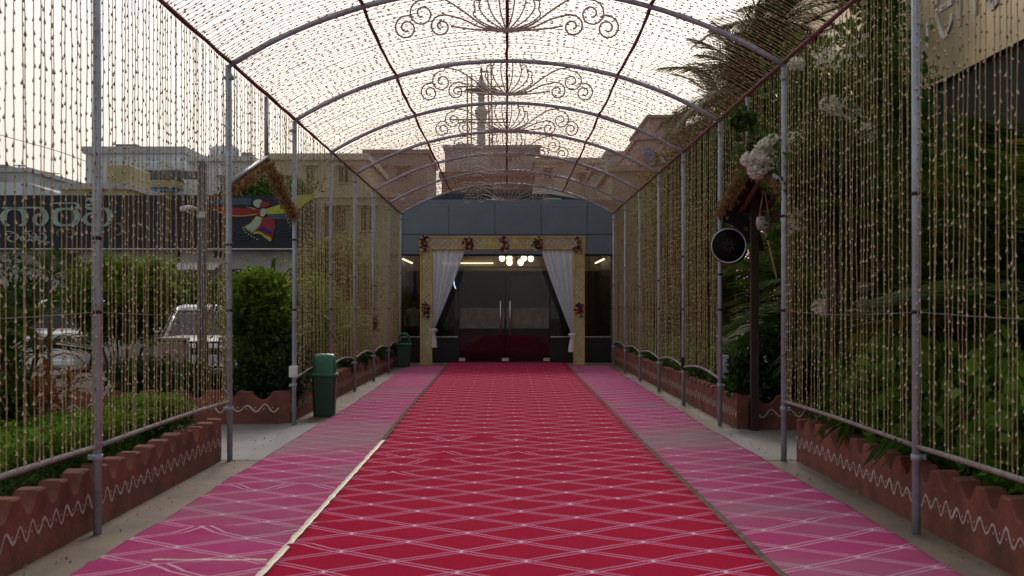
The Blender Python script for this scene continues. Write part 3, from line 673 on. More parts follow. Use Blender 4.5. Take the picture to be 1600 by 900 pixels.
for (a, c, hx) in ((D0 + .005, DM - .005, px2x(782)), (DM + .005, D1 - .005, px2x(797))):
    b = MB(); b.box(a, c, YG + .03, YG + .042, .03, pz(418.5)); d = b.build('door', GLD, ent)
    b = MB(); b.tube([(hx, YG - .05, pz(523)), (hx, YG - .05, pz(470))], .022, 8); b.tube([(hx, YG - .05, pz(518)), (hx, YG + .03, pz(518))], .012, 6); b.tube([(hx, YG - .05, pz(475)), (hx, YG + .03, pz(475))], .012, 6); b.build('handle', CHROME, d)
    b = MB(); b.box(a + .02, c - .02, YG + .024, YG + .029, pz(513), pz(481)); b.build('frosted_band', FR, d)
    b = MB(); e = a if a < DM - .5 else c - .16
    b.box(e, e + .16, YG + .015, YG + .06, .03, .11); b.build('patch_fitting', CHROME, d)
b = MB(); b.box(DM - .09, DM + .09, YG + .01, YG + .065, .03, .11); b.build('floor_lock', CHROME, ent)
# inner partition with a dark doorway
b = MB(); b.box(px2x(792, 45), px2x(797, 45), YG + 7.4, YG + 7.5, 0, 2.55); b.box(px2x(866, 45), px2x(871, 45), YG + 7.4, YG + 7.5, 0, 2.55); b.box(px2x(797, 45), px2x(866, 45), YG + 7.4, YG + 7.5, 2.45, 2.55); b.build('inner_door_frame', DARKMET, ent)
b = MB(); b.box(px2x(797, 45), px2x(866, 45), YG + 7.45, YG + 7.47, 0, 2.45); b.build('inner_door_pane', GL, ent)
# lights that show: cove strips and chandelier
COVE = M('cove strip', (1, .85, .6), .5, var=0, emit=3.5)
for (x0, x1, y0, y1) in ((XL + .12, XL + .17, YG + .5, YG + 4.1), (XR - .17, XR - .12, YG + .5, YG + 4.1), (-1.9, -.4, YG + 4.12, YG + 4.16)):
    b = MB(); b.box(x0, x1, y0, y1, ZF0 - .11, ZF0 - .08); b.build('cove_light', COVE, ent)
ch = thing('chandelier', 'chandelier with glowing white globes behind the glass doors', 'chandelier', P(807, 398, 41))
GLOBE = M('globe lamp', (1, .82, .62), .4, var=0, emit=5)
hub = P(807, 405, 41); b = MB(); b.tube([(hub[0], 41, ZF0 + .36), hub], .012, 6); b.lathe([(.01, -.05), (.06, -.02), (.06, .03), (.01, .05)], hub, 10); b.build('stem', DARKMET, ch)
for (px, py, dy) in ((784.5, 403.5, 0), (796, 403.5, .15), (796, 410, -.25), (813.5, 410, -.2), (818.5, 403.5, .15), (829.5, 404, 0)):
    c = P(px, py, 41 + dy); b = MB(); b.tube([hub, ((hub[0] + c[0]) / 2, (41 + c[1]) / 2, hub[2] - .05), (c[0], c[1], c[2] + .09)], .007, 5); a = b.build('arm', GOLD, ch)
    b = MB(); b.lathe([(.02, -.095), (.06, -.075), (.085, -.02), (.08, .04), (.045, .085), (.02, .095)], c, 12); b.build('globe', GLOBE, a)
lr = thing('wall_ring_light', 'crescent-shaped bluish lit sign seen through the entrance glass', 'light sign', P(712, 438, 39))
b = MB(); c = P(712, 438, 39); b.tube([(c[0] + .05 - .10 * math.sin(a), 39, c[2] + .26 * math.cos(a)) for a in np.linspace(.5, 2.64, 12)], .014, 6); b.build('tube', M('ring tube', (.45, .7, 1), .4, var=0, emit=3), lr)
b = MB(); b.tube([(c[0] + .03, 39.02, c[2]), (c[0] + .03, 39.06, c[2])], .27, 20); b.build('backplate', BLACK, lr)
b = MB(); b.box(c[0] + .0, c[0] + .06, 39.05, 39.09, .012, c[2]); b.build('stand', BLACK, lr)

# ------------------------------------------------------------------ flower arch with lattice, sheers and posies
YA = 35.4; ax = lambda px: (px - VX) * YA / F; az = lambda py: HC - (py - VY) * YA / F
arch = thing('gold_lattice_arch', 'golden lattice gate frame standing before the glass entrance', 'arch', (ax(785), YA, 0))
def lattice(b, x0, x1, z0, z1, y, cell):
    w_ = .0085
    def seg(p, q):
        d = (q[0] - p[0], q[1] - p[1]); l = math.hypot(*d); n_ = (-d[1] / l * w_, d[0] / l * w_)
        b.prism([(p[0] + n_[0], p[1] + n_[1]), (q[0] + n_[0], q[1] + n_[1]), (q[0] - n_[0], q[1] - n_[1]), (p[0] - n_[0], p[1] - n_[1])], 'y', y - .012, y)
    nx = max(1, round((x1 - x0) / cell)); nz = max(1, round((z1 - z0) / cell)); cx, cz = (x1 - x0) / nx, (z1 - z0) / nz
    for i in range(nx):
        for j in range(nz):
            a, c = x0 + i * cx, z0 + j * cz; seg((a, c), (a + cx, c + cz)); seg((a + cx, c), (a, c + cz))
def lat_piece(name, x0, x1, z0, z1, back, cell):
    b = MB(); b.box(x0 + .02, x1 - .02, YA, YA + .12, z0 + (.0 if z0 < .1 else .02), z1 - .02); p = b.build(name, back, arch)
    b = MB(); y = YA - .002
    lattice(b, x0 + .03, x1 - .03, z0 + .03, z1 - .03, y, cell); q = b.build('lattice', GOLD, p); q['kind'] = 'stuff'
    b = MB()
    for (a, c, d, e) in ((x0, x0 + .03, z0, z1), (x1 - .03, x1, z0, z1)): b.box(a, c, YA - .025, YA + .14, d, e)
    for (d, e) in ((z0, z0 + .03), (z1 - .03, z1)): b.box(x0 + .03, x1 - .03, YA - .025, YA + .14, d, e)
    b.build('border', GOLD, p)
zb, zt = az(389.5), az(369.5)
lat_piece('pillar', ax(656.5), ax(675), 0.02, zb - .002, MINT, .125); lat_piece('pillar', ax(896), ax(913.5), 0.02, zb - .002, MINT, .125)
xs_ = [ax(656.5), ax(724), ax(766), ax(804), ax(846), ax(913.5)]
for k in range(5): lat_piece('beam', xs_[k] + .001 * k, xs_[k + 1] - .001, zb, zt, (MINT2, MINT, MINT, MINT, MINT2)[k], .145)
SHEER = bpy.data.materials.new('sheer white fabric'); SHEER.use_nodes = True
n = SHEER.node_tree; bs = n.nodes['Principled BSDF']; bs.inputs['Base Color'].default_value = (.86, .93, 1.0, 1); bs.inputs['Roughness'].default_value = .9
tr = n.nodes.new('ShaderNodeBsdfTransparent'); tl = n.nodes.new('ShaderNodeBsdfTranslucent'); tl.inputs[0].default_value = (.86, .93, 1.0, 1)
m1 = n.nodes.new('ShaderNodeMixShader'); m1.inputs[0].default_value = .35; m2 = n.nodes.new('ShaderNodeMixShader'); m2.inputs[0].default_value = .09
n.links.new(bs.outputs[0], m1.inputs[1]); n.links.new(tl.outputs[0], m1.inputs[2]); n.links.new(m1.outputs[0], m2.inputs[1]); n.links.new(tr.outputs[0], m2.inputs[2]); n.links.new(m2.outputs[0], n.nodes['Material Output'].inputs[0])
KNOT = M('gathered white fabric', (.70, .74, .84), .9, var=.08)
for s in (-1, 1):
    side = 'pillar nearer the green bin' if s < 0 else 'pillar away from the bins'
    t = thing('sheer_drape', 'white sheer drape tied to the arch %s' % side, 'drape', (ax(675 if s < 0 else 896), YA, az(389)))
    xo, xi = (ax(674), ax(727)) if s < 0 else (ax(897), ax(845)); kx, kz = (ax(676.5), az(516)) if s < 0 else (ax(895), az(523))
    nu, nv = 60, 30; V = []
    for j in range(nv + 1):
        v = j / nv; z = zb + .02 + (kz - zb - .02) * v
        for i in range(nu + 1):
            u = i / nu; xt = xo + (xi - xo) * u; xk = kx + (.05 * (u - .5)) * -s
            e = v ** (1.25 - .15 * u); x = xt + (xk - xt) * e; g = 1 - .75 * v
            V.append((x, YA + .05 + (.035 * math.sin(u * 38 + 1.3 * math.sin(u * 9)) + .02 * math.sin(u * 83)) * (.35 + .65 * g), z))
    Q = [(j * (nu + 1) + i, j * (nu + 1) + i + 1, (j + 1) * (nu + 1) + i + 1, (j + 1) * (nu + 1) + i) for j in range(nv) for i in range(nu)]
    link('cloth', np_mesh('cloth', np.array(V) - np.array(t.location), Q, SHEER, smooth=True), t)
    b = MB(); n_ = 20; V = []; Fc = []
    prof = [(.03, kz + .05), (.085, kz + .03), (.10, kz), (.07, kz - .04), (.045, kz - .07), (.06, kz - .16), (.075, kz - .30), (.08, kz - .43)]
    for r, z in prof:
        for k in range(n_): a = 6.283 * k / n_; rr = r * (1 + .22 * math.sin(a * 5 + z * 9)); V.append((kx + rr * math.cos(a) - s * (kz - z) * .05, YA + .03 + rr * .7 * math.sin(a), z))
    for i in range(len(prof) - 1):
        for k in range(n_): Fc.append((i * n_ + k, i * n_ + (k + 1) % n_, (i + 1) * n_ + (k + 1) % n_, (i + 1) * n_ + k))
    b.add(V, Fc, 0, True); b.build('tied_knot', KNOT, t)
FLC = [M('flower ' + nme, c, .7, var=.15, scale=30) for nme, c in (('maroon', (.16, .01, .03)), ('purple', (.09, .03, .20)), ('white', (.72, .70, .66)), ('orange', (.60, .17, .02)), ('yellow', (.65, .45, .04)), ('pink', (.45, .06, .16)), ('leaf', (.03, .07, .02)))]
def posy(label, px, py, seed, w_=.13, h_=.21):
    r = random.Random(seed); c = (ax(px), YA - .06, az(py)); t = thing('flower_posy', label, 'flowers', c, 'posies on the lattice arch')
    meshes = {}
    for k in range(30):
        a = r.uniform(0, 6.283); q = math.sqrt(r.random()); x = math.cos(a) * w_ * q; z = math.sin(a) * h_ * q; R = r.uniform(.028, .048)
        mi = r.choice((0, 0, 0, 1, 1, 2, 2, 3, 4, 5, 6))
        b = MB(); y = -.05 * (1 - q) - .02; cc = Vector((c[0] + x, c[1] + y, c[2] + z))
        for ring, (rr, dy, np_) in enumerate(((R, 0, 6), (R * .6, -.012, 5))):      # two whorls of petals
            for p in range(np_):
                an = 6.283 * p / np_ + ring * .5 + r.random() * .3; d = Vector((math.cos(an), 0, math.sin(an))); sd_ = Vector((-math.sin(an), 0, math.cos(an)))
                o_ = cc + Vector((0, dy, 0)); b.add([o_, o_ + d * rr * .6 + sd_ * rr * .35 + Vector((0, -.012, 0)), o_ + d * rr + Vector((0, .004, 0)), o_ + d * rr * .6 - sd_ * rr * .35 + Vector((0, -.012, 0))], [(0, 1, 2, 3)], mi)
        b.lathe([(.002, -.006), (R * .22, 0), (.002, .006)], cc + Vector((0, -.018, 0)), 6, 4 if mi == 2 else mi)
        b.build('flower' if mi != 6 else 'leaf_sprig', FLC, t)
    b = MB(); b.lathe([(.01, -.03), (.09, -.02), (.09, .02), (.01, .03)], (0, 0, 0), 12); 
    b2 = MB(); b2.box(c[0] - .07, c[0] + .07, c[1] + .0, c[1] + .05, c[2] - .14, c[2] + .14, 0, .02); b2.build('foam_base', FLC[6], t)
posy('flower posy on the arch corner above the green bin', 663, 380, 1); posy('flower posy on the beam over the inner edge of the bins\' side drape', 731, 381, 2)
posy('maroon flower posy at the middle of the lattice beam', 787, 382, 3, .12, .2); posy('flower posy on the beam over the inner edge of the drape away from the bins', 839, 381, 4)
posy('flower posy on the arch corner away from the bins', 903.5, 384, 5); posy('flower posy halfway up the arch pillar nearer the green bin', 666, 484, 6, .12, .2); posy('flower posy halfway up the arch pillar away from the bins', 904, 483, 7, .12, .2)

# ------------------------------------------------------------------ bins
def bin_(label, x, y, wd, h, rz, open_hood):
    t = thing('litter_bin', label, 'bin', (0, 0, 0), 'green swing-top bins'); w2 = wd / 2; hb = h * .64
    def ring(hw, z, ch=.03): c = min(ch, hw * .3); return [(-hw, -hw + c, z), (-hw + c, -hw, z), (hw - c, -hw, z), (hw, -hw + c, z), (hw, hw - c, z), (hw - c, hw, z), (-hw + c, hw, z), (-hw, hw - c, z)]
    def loft(b, rings):
        V = [p for r in rings for p in r]; Fc = [(i * 8 + k, i * 8 + (k + 1) % 8, i * 8 + 8 + (k + 1) % 8, i * 8 + 8 + k) for i in range(len(rings) - 1) for k in range(8)]
        b.add(V, Fc + [tuple(range(8))[::-1], tuple(range(len(V) - 8, len(V)))])
    b = MB(); loft(b, [ring(w2 * .82, .004), ring(w2 * .83, .02), ring(w2 * .95, hb)]); b.build('body', GREEN, t)
    b = MB(); loft(b, [ring(w2 * .985, hb - .005), ring(w2 * 1.06, hb + .005), ring(w2 * 1.06, hb + .03), ring(w2 * .98, hb + .045)]); b.build('rim', GREENL, t)
    b = MB(); hh = h - hb - .04; K = 14; z0 = hb + .04
    def prof(a, k=1.0): return (-math.cos(a) * w2 * .90 * k, z0 + hh * math.sin(a) ** .75 * k)
    if not open_hood:
        V = []
        xs = np.linspace(-w2 * .93, w2 * .93, 13)
        for x_ in xs:
            for k in range(K + 1):
                u, z = prof(math.pi * k / K); g = 1 - .10 * (abs(x_) / (w2 * .93)) ** 6; tp = 1 - .10 * (z - z0) / hh
                V.append((x_ * tp, u * g, z0 + (z - z0) * g + .004 * (round(x_ * 100) % 2)))
        Fc = [(i * (K + 1) + k, (i + 1) * (K + 1) + k, (i + 1) * (K + 1) + k + 1, i * (K + 1) + k + 1) for i in range(12) for k in range(K)] + [tuple(range(K + 1)), tuple(range(12 * (K + 1), 13 * (K + 1)))[::-1]]
        b.add(V, Fc, 0, True); lid = b.build('dome_lid', GREENL, t)
        b = MB(); b.tube([(-w2 * .93, 0, z0 + hh * .25), (w2 * .93, 0, z0 + hh * .25)], .012, 6); b.build('hinge_pin', GREEN, lid)
    else:                                         # the swing flap hangs open, the hood shows as a hoop
        V = []; Fc = []
        for y_ in (-w2 * .93, w2 * .93):
            for kk in (1.0, .80):
                for k in range(K + 1): u, z = prof(math.pi * k / K, kk); V.append((u, y_, z0 + (z - z0)))
        m = K + 1
        for k in range(K): Fc += [(k, k + 1, m + k + 1, m + k), (2 * m + k, 3 * m + k, 3 * m + k + 1, 2 * m + k + 1), (k, 2 * m + k, 2 * m + k + 1, k + 1), (m + k, m + k + 1, 3 * m + k + 1, 3 * m + k)]
        Fc += [(0, m, 3 * m, 2 * m), (K, 2 * m + K, 3 * m + K, m + K)]
        b.add(V, Fc, 0, True); lid = b.build('hood', GREENL, t)
        b = MB(); b.box(-w2 * .78, w2 * .78, -.012, .012, z0 - .03, z0 + .06, 0, .01); b.build('swing_flap', GREEN, lid)
    t.location = (x, y, 0); t.rotation_euler = (0, 0, rz); return t
bx_, by_, _ = P(505, 651, 18.84)
bin_('big green swing-top bin standing beside the post with the switch box', bx_, by_ + .14, .335, .83, .05, False)
bx_, by_, _ = P(631, 573, 34.4)
bin_('green bin with open hoop-shaped hood beside the arch pillar', bx_, by_, .35, .84, 0, True)

# ------------------------------------------------------------------ right side: gate roof, round sign, hanging pot
MAROON = M('maroon roof boards', (.04, .017, .018), .8, var=.3, scale=8, bump=.3)
WOOD = M('weathered timber', (.17, .11, .075), .8, var=.3, scale=14, bump=.3)
gr = thing('side_gate_roof', 'dark maroon gabled roof over the side gateway under white blossoms', 'gate roof', (2.9, 16.9, 0))
ya, yb = YP[2] + .06, YP[3] - .06; ym = (ya + yb) / 2
for (e, z0, z1) in ((ya, 2.60, 3.07), (yb, 2.60, 3.07)):
    for k in range(7):                            # roof boards, ridge to eave
        u0, u1 = k / 7, (k + 1) / 7 - .008
        y0_, z0_, y1_, z1_ = e + (ym - e) * u0, z0 + (z1 - z0) * u0, e + (ym - e) * u1, z0 + (z1 - z0) * u1
        b = MB(); b.add([(2.72, y0_, z0_), (3.2, y0_, z0_), (3.2, y1_, z1_), (2.72, y1_, z1_), (2.72, y0_, z0_ + .03), (3.2, y0_, z0_ + .03), (3.2, y1_, z1_ + .03), (2.72, y1_, z1_ + .03)], [(3, 2, 1, 0), (4, 5, 6, 7), (0, 1, 5, 4), (1, 2, 6, 5), (2, 3, 7, 6), (3, 0, 4, 7)]); b.build('roof_board', MAROON, gr)
for x in (2.85, 3.12):
    for e in (ya, yb): b = MB(); b.tube([(x, e, 2.56), (x, ym, 3.0)], .032, 6); b.build('rafter', WOOD, gr)
b = MB(); b.tube([(2.75, ym, 3.05), (3.2, ym, 3.05)], .035, 6); b.build('ridge_beam', WOOD, gr)
b = MB(); b.box(3.10, 3.18, ya, yb, 2.45, 2.58); b.build('eave_beam', MAROON, gr)
px_ = 2.93
b = MB(); b.box(px_ - .045, px_ + .045, 16.78, 16.87, -.01, 2.95, 0, .008); b.build('pole', M('dark brown pole', (.045, .025, .022), .6, var=.2), gr)
b = MB(); b.box(3.10, 3.19, 13.7, 13.79, -.01, 2.62, 0, .008); b.build('pole', MATS['dark brown pole'], gr)
b = MB(); c = P(1128, 392, 17.2); R1, R0 = .50, .33
for k in range(12):
    a0, a1 = math.pi / 2 * k / 12, math.pi / 2 * (k + 1) / 12
    b.prism([(c[0] + R1 * math.cos(a0), c[2] + R1 * math.sin(a0)), (c[0] + R1 * math.cos(a1), c[2] + R1 * math.sin(a1)), (c[0] + R0 * math.cos(a1), c[2] + R0 * math.sin(a1)), (c[0] + R0 * math.cos(a0), c[2] + R0 * math.sin(a0))], 'y', 17.15, 17.25)
b.build('curved_brace', BLACK, gr)
LOCAL[0] = True
rsn = thing('round_sign', 'round black drum sign with silver rim hung on a post', 'sign', P(1139, 384, 17.3), rz=math.radians(-14))
b = MB(); b.tube([(0, -.02, 0), (0, .14, 0)], .225, 32); b.build('drum', DARKMET, rsn)
b = MB(); b.tube([(.207 * math.cos(a), -.025, .207 * math.sin(a)) for a in np.linspace(0, 6.283, 40, endpoint=False)], .010, 8, closed=True); b.build('rim', M('silver rim', (.55, .6, .66), .3, .6, var=.05), rsn)
b = MB(); b.tube([(0, -.03, 0), (0, -.021, 0)], .195, 32); fc = b.build('face', M('sign face', (.012, .012, .013), .7, var=.05, spec=.1), rsn)
b = MB(); EMB = M('faint emblem', (.05, .045, .03), .5, var=.1)
for k in range(8): a = k * .785; b.ribbon([(.02 * math.cos(a), .02 * math.sin(a)), (.06 * math.cos(a + .3), .06 * math.sin(a + .3)), (.085 * math.cos(a + .1), .085 * math.sin(a + .1))], [.004, .012, .003], 'y', -.034, -.0305)
b.build('emblem', EMB, rsn)
b = MB(); b.box(-.10, .0, .06, .10, -.02, .02); b.build('bracket', DARKMET, rsn)
LOCAL[0] = False
pot = thing('hanging_pot', 'white round pot hanging on cords in the side gateway', 'pot', P(1194, 361, 15.6)); pc = P(1194, 361, 15.6)
POTM = M('pot glaze', (.42, .40, .36), .5, var=.25, scale=10)
b = MB(); b.lathe([(.03, 0), (.075, .02), (.09, .07), (.09, .11), (.078, .155), (.068, .155), (.075, .12), (.07, .06)], pc, 18); b.build('bowl', POTM, pot)
for k in range(4): a = k * 1.571 + .5; b = MB(); b.tube([(pc[0] + .083 * math.cos(a), pc[1] + .083 * math.sin(a), pc[2] + .13), (pc[0], pc[1], pc[2] + .48)], .004, 4); b.build('cord', CORD, pot)
b = MB(); b.tube([(pc[0], pc[1], pc[2] + .48), (pc[0], 15.52, 3.02)], .005, 4); b.build('hanger', DARKMET, pot)
b = MB(); b.tube(cr([(pc[0], pc[1], pc[2] + .01), (pc[0] + .05, pc[1], pc[2] - .12), (pc[0] + .09, pc[1], pc[2] - .30), (pc[0] + .14, pc[1], pc[2] - .52)], 5), [.018 - .0006 * i for i in range(16)], 6); b.build('rope_tail', CORD, pot)

# ------------------------------------------------------------------ right side: building with golden sign panel
XB = 8.0
gb = thing('golden_panel_building', 'building side with a big brassy sign panel above dark wall', 'building', (XB, 20, 0))
BRASS = M('brassy sheet', (.46, .35, .19), .34, .8, var=.35, scale=.5, bump=.5, bscale=.9, dirt=(.26, .22, .15))
DWALL = M('dark side wall', (.014, .016, .012), .8, var=.3, scale=2)
zbot = HC + XB * .512
b = MB(); b.box(XB, XB + 8, 2, 37, 0, zbot - .01); b.build('wall', DWALL, gb)
for k, (y0_, y1_) in enumerate(((10, 19.9), (19.9, 29.8), (29.8, 41.5))):
    b = MB(); b.box(XB - .12, XB + 8, y0_ + .006, y1_ - .006, zbot, 13); b.build('sign_panel', BRASS, gb)
LET = M('white sign letter', (.62, .60, .56), .5, var=.1)
Z4 = 4.21
for st in ([(1035, -60), (1035, 120), (1075, 235), (1120, 150), (1130, 90)], [(1180, -60), (1180, 175)], [(1285, -60), (1285, 100)], [(1355, -40), (1385, 50), (1430, 0)], [(970, 150), (970, 305)], [(825, -60), (825, 400)], [(722, 100), (722, 165)], [(527, 250), (527, 420)], [(558, 130), (558, 380)], [(622, 230), (608, 300)], [(470, 490), (490, 590), (520, 530)], [(655, 400), (680, 475), (700, 440)], [(435, 230), (435, 300)], [(1050, 60), (1130, 10)], [(563, 430), (563, 550)], [(620, 420), (635, 500)], [(390, 440), (330, 560)]):
    pts = [PS(1220 + a / Z4, c / Z4, XB - .125) for a, c in st]; pts = cr([(p[1], p[2]) for p in pts], 5)
    b = MB(); b.ribbon(pts, .12, 'x', XB - .15, XB - .121); b.build('letter', LET, gb)

# ------------------------------------------------------------------ left side: shop row with dark sign board
DS = 42.0; sx = lambda px: (px - VX) * DS / F; sz = lambda py: HC - (py - VY) * DS / F
SHOPW = M('shop wall', (.46, .44, .42), .85, var=.2, scale=1.5); DOPEN = M('dark opening', (.02, .02, .022), .5, var=.1)
shop = thing('shop_row', 'pale single-storey shop row under the dark sign board', 'building', (sx(230), DS, 0))
b = MB(); b.box(sx(-160), sx(500), DS + .3, DS + 8, 0, sz(312)); b.build('wall', SHOPW, shop)
for (a, c, d, e) in ((-140, -20, 430, 545), (55, 70, 440, 460), (100, 118, 395, 470), (270, 278, 388, 420), (330, 350, 392, 402), (360, 420, 420, 545), (470, 495, 400, 545)):
    b = MB(); b.box(sx(a), sx(c), DS + .27, DS + .32, max(0, sz(e)), sz(d)); wd_ = b.build('shop_opening', DOPEN, shop)
    b = MB(); b.box(sx(a) - .06, sx(c) + .06, DS + .2, DS + .29, sz(d), sz(d) + .07); b.build('lintel', SHOPW, wd_)
b = MB(); b.add([(sx(268), DS - .9, sz(421)), (sx(345), DS - .9, sz(421)), (sx(345), DS + .28, sz(409)), (sx(268), DS + .28, sz(409)), (sx(268), DS - .9, sz(423)), (sx(345), DS - .9, sz(423)), (sx(345), DS + .28, sz(411)), (sx(268), DS + .28, sz(411))], [(0, 1, 2, 3), (7, 6, 5, 4), (0, 4, 5, 1), (1, 5, 6, 2), (2, 6, 7, 3), (3, 7, 4, 0)]); b.build('awning', WHITE, shop)
sg = thing('sign_board', 'long dark navy sign board with pale green script and a dancer in yellow and red', 'sign', (sx(230), DS, sz(388)))
NAVY = M('navy board', (.011, .016, .028), .45, var=.15, scale=1)
for (a, c) in ((-160, 96), (96, 345), (345, 490)):
    b = MB(); b.box(sx(a) + .01, sx(c) - .01, DS, DS + .28, sz(388), sz(305)); b.build('board', NAVY, sg)
b = MB(); b.box(sx(-160), sx(490), DS - .03, DS + .1, sz(389.6), sz(388.2)); b.build('bottom_trim', CHROME, sg)
LG = M('pale green letter', (.30, .46, .40), .45, var=.25, scale=2); LO = M('olive letter', (.16, .17, .09), .5, var=.1); LW = M('pale letter', (.36, .42, .40), .5, var=.1)
def stroke(pts, ws, mat, sc=6.667, ox=0, oy=290, k=6, nm='letter'):
    q = cr([(sx(ox + a / sc), sz(oy + c / sc), w_) for (a, c), w_ in zip(pts, ws)], k); b = MB()
    u = DS / F / sc; b.ribbon([(p[0], p[1]) for p in q], [max(2, p[2]) * u for p in q], 'y', DS - .05, DS - .004); b.build(nm, mat, sg)
stroke([(110, 415), (60, 400), (42, 330), (75, 262), (155, 240), (235, 262), (268, 330), (250, 400), (200, 415)], [14, 40, 72, 45, 20, 45, 75, 40, 14], LG)
stroke([(25, 232), (200, 232), (390, 230), (450, 250), (482, 330), (455, 395), (415, 412), (372, 385), (368, 340), (400, 300), (440, 300)], [16, 16, 18, 40, 62, 40, 18, 40, 46, 20, 8], LG)
stroke([(690, 240), (600, 262), (572, 330), (600, 395), (690, 415), (780, 395), (808, 330), (780, 262), (700, 240)], [18, 45, 70, 45, 18, 45, 70, 45, 18], LG)
stroke([(535, 184), (660, 184), (780, 184), (815, 205), (800, 235), (730, 246)], [14, 14, 18, 36, 28, 10], LG)
stroke([(960, 412), (905, 390), (890, 345), (920, 300), (980, 290), (1000, 330), (960, 400)], [16, 40, 44, 26, 14, 8, 6], LG)
stroke([(960, 412), (1060, 420), (1130, 395), (1152, 320), (1120, 255), (1040, 240)], [14, 16, 40, 66, 40, 14], LG)
stroke([(895, 160), (930, 140), (1000, 152), (1060, 140)], [20, 30, 18, 10], LG); stroke([(1030, 200), (960, 195), (905, 215), (940, 240), (1020, 235)], [8, 14, 34, 26, 10], LG)
stroke([(615, 530), (600, 490), (640, 455), (720, 452), (775, 475), (770, 525), (720, 535), (690, 510), (740, 490)], [14, 26, 16, 12, 22, 26, 14, 10, 8], LO)
stroke([(1190, 480), (1210, 400), (1260, 405), (1280, 460), (1250, 510), (1205, 505)], [8, 14, 28, 32, 22, 8], LO)
for (cx_, w_) in ((140, 55), (270, 50), (355, 30), (440, 42)):
    stroke([(cx_ - w_ * .6, 500), (cx_ + w_ * .5, 500), (cx_ + w_, 545), (cx_ + w_ * .3, 582), (cx_ - w_ * .6, 575), (cx_ - w_, 545), (cx_ - w_ * .4, 525)], [8, 12, 26, 12, 16, 22, 8], LW, k=5)
stroke([(65, 480), (110, 478), (150, 490)], [8, 12, 8], LW, k=4); stroke([(230, 485), (300, 480), (330, 470)], [8, 12, 6], LW, k=4); stroke([(490, 580), (505, 600), (520, 585)], [8, 14, 8], LW, k=4)
# dancer emblem: layered flat shapes
def flat(poly, mat, layer, nm='emblem_shape'):
    q = cr([(sx(320 + a / 8), sz(290 + c / 8)) for a, c in poly], 4); b = MB(); b.prism(q, 'y', DS - .02 - .012 * layer, DS - .004); return b.build(nm, mat, sg)
def flatp(poly, mat, layer):
    b = MB(); b.prism([(sx(320 + a / 8), sz(290 + c / 8)) for a, c in poly], 'y', DS - .02 - .012 * layer, DS - .004); b.build('emblem_shape', mat, sg)
CR_ = M('crimson print', (.33, .02, .03), .5, var=.2, scale=4); YL = M('yellow green print', (.48, .50, .06), .5, var=.2, scale=4); AQ = M('pale aqua print', (.42, .56, .40), .5, var=.2, scale=4); OR = M('orange print', (.55, .28, .08), .5, var=.1); BL = M('cobalt print', (.01, .02, .22), .5, var=.1); SLB = M('slate blue print', (.055, .10, .15), .5, var=.1)
flatp([(-10, 155), (580, 155), (580, 240), (-10, 240)], SLB, 0); flatp([(780, 362), (1080, 362), (1080, 420), (780, 420)], SLB, 0); flatp([(30, 125), (260, 125), (260, 150), (30, 150)], CR_, 0)
flat([(70, 255), (300, 270), (520, 285), (670, 300), (670, 345), (480, 365), (300, 350), (230, 330), (70, 255)], CR_, 0)
flat([(70, 262), (230, 338), (320, 362), (480, 372), (660, 350), (660, 362), (480, 388), (300, 380), (210, 350), (70, 262)], OR, 1)
flat([(500, 255), (640, 290), (620, 296), (500, 255)], YL, 1)
flat([(760, 290), (900, 250), (1010, 200), (1100, 150), (1180, 120), (1380, 122), (1300, 200), (1180, 280), (1060, 340), (900, 356), (770, 352), (760, 290)], YL, 0)
flat([(610, 200), (660, 172), (715, 190), (705, 250), (670, 278), (620, 250), (610, 200)], AQ, 2); flat([(690, 240), (720, 205), (790, 210), (820, 240), (770, 268), (705, 272), (690, 240)], CR_, 3)
flat([(690, 300), (740, 285), (775, 330), (740, 385), (695, 370), (690, 300)], AQ, 2); flat([(655, 300), (690, 290), (698, 330), (680, 370), (655, 350), (655, 300)], CR_, 3)
flat([(640, 380), (720, 400), (715, 470), (660, 540), (600, 600), (540, 560), (495, 515), (570, 470), (640, 380)], OR, 1); flat([(650, 390), (708, 410), (700, 470), (640, 540), (600, 580), (550, 545), (515, 510), (590, 470), (650, 390)], AQ, 2)
flat([(720, 400), (800, 400), (870, 440), (875, 540), (830, 700), (780, 650), (700, 600), (610, 600), (680, 530), (720, 400)], CR_, 2)
flat([(680, 530), (740, 515), (800, 560), (850, 580), (830, 610), (770, 580), (690, 550), (680, 530)], BL, 4)
flat([(610, 590), (690, 575), (760, 620), (830, 650), (825, 700), (760, 655), (690, 605), (615, 606), (610, 590)], YL, 4)
for (a, c) in ((480, 530), (495, 560), (518, 588), (550, 610), (585, 630), (618, 650), (655, 672)):
    flat([(a - 10, c), (a, c - 10), (a + 10, c), (a, c + 10), (a - 10, c)], AQ, 1)
for rr in (110, 150, 190):
    stroke([(470 + rr * math.cos(a) * 1.1, 500 + rr * math.sin(a) * .95) for a in np.linspace(.3, 2.8, 8)], [5] * 8, SLB, 8, 320, 290, 4, 'faint_ring')
    stroke([(1000 + rr * math.cos(a) * .9, 460 + rr * math.sin(a) * .9) for a in np.linspace(1.0, 2.9, 8)], [5] * 8, SLB, 8, 320, 290, 4, 'faint_ring')

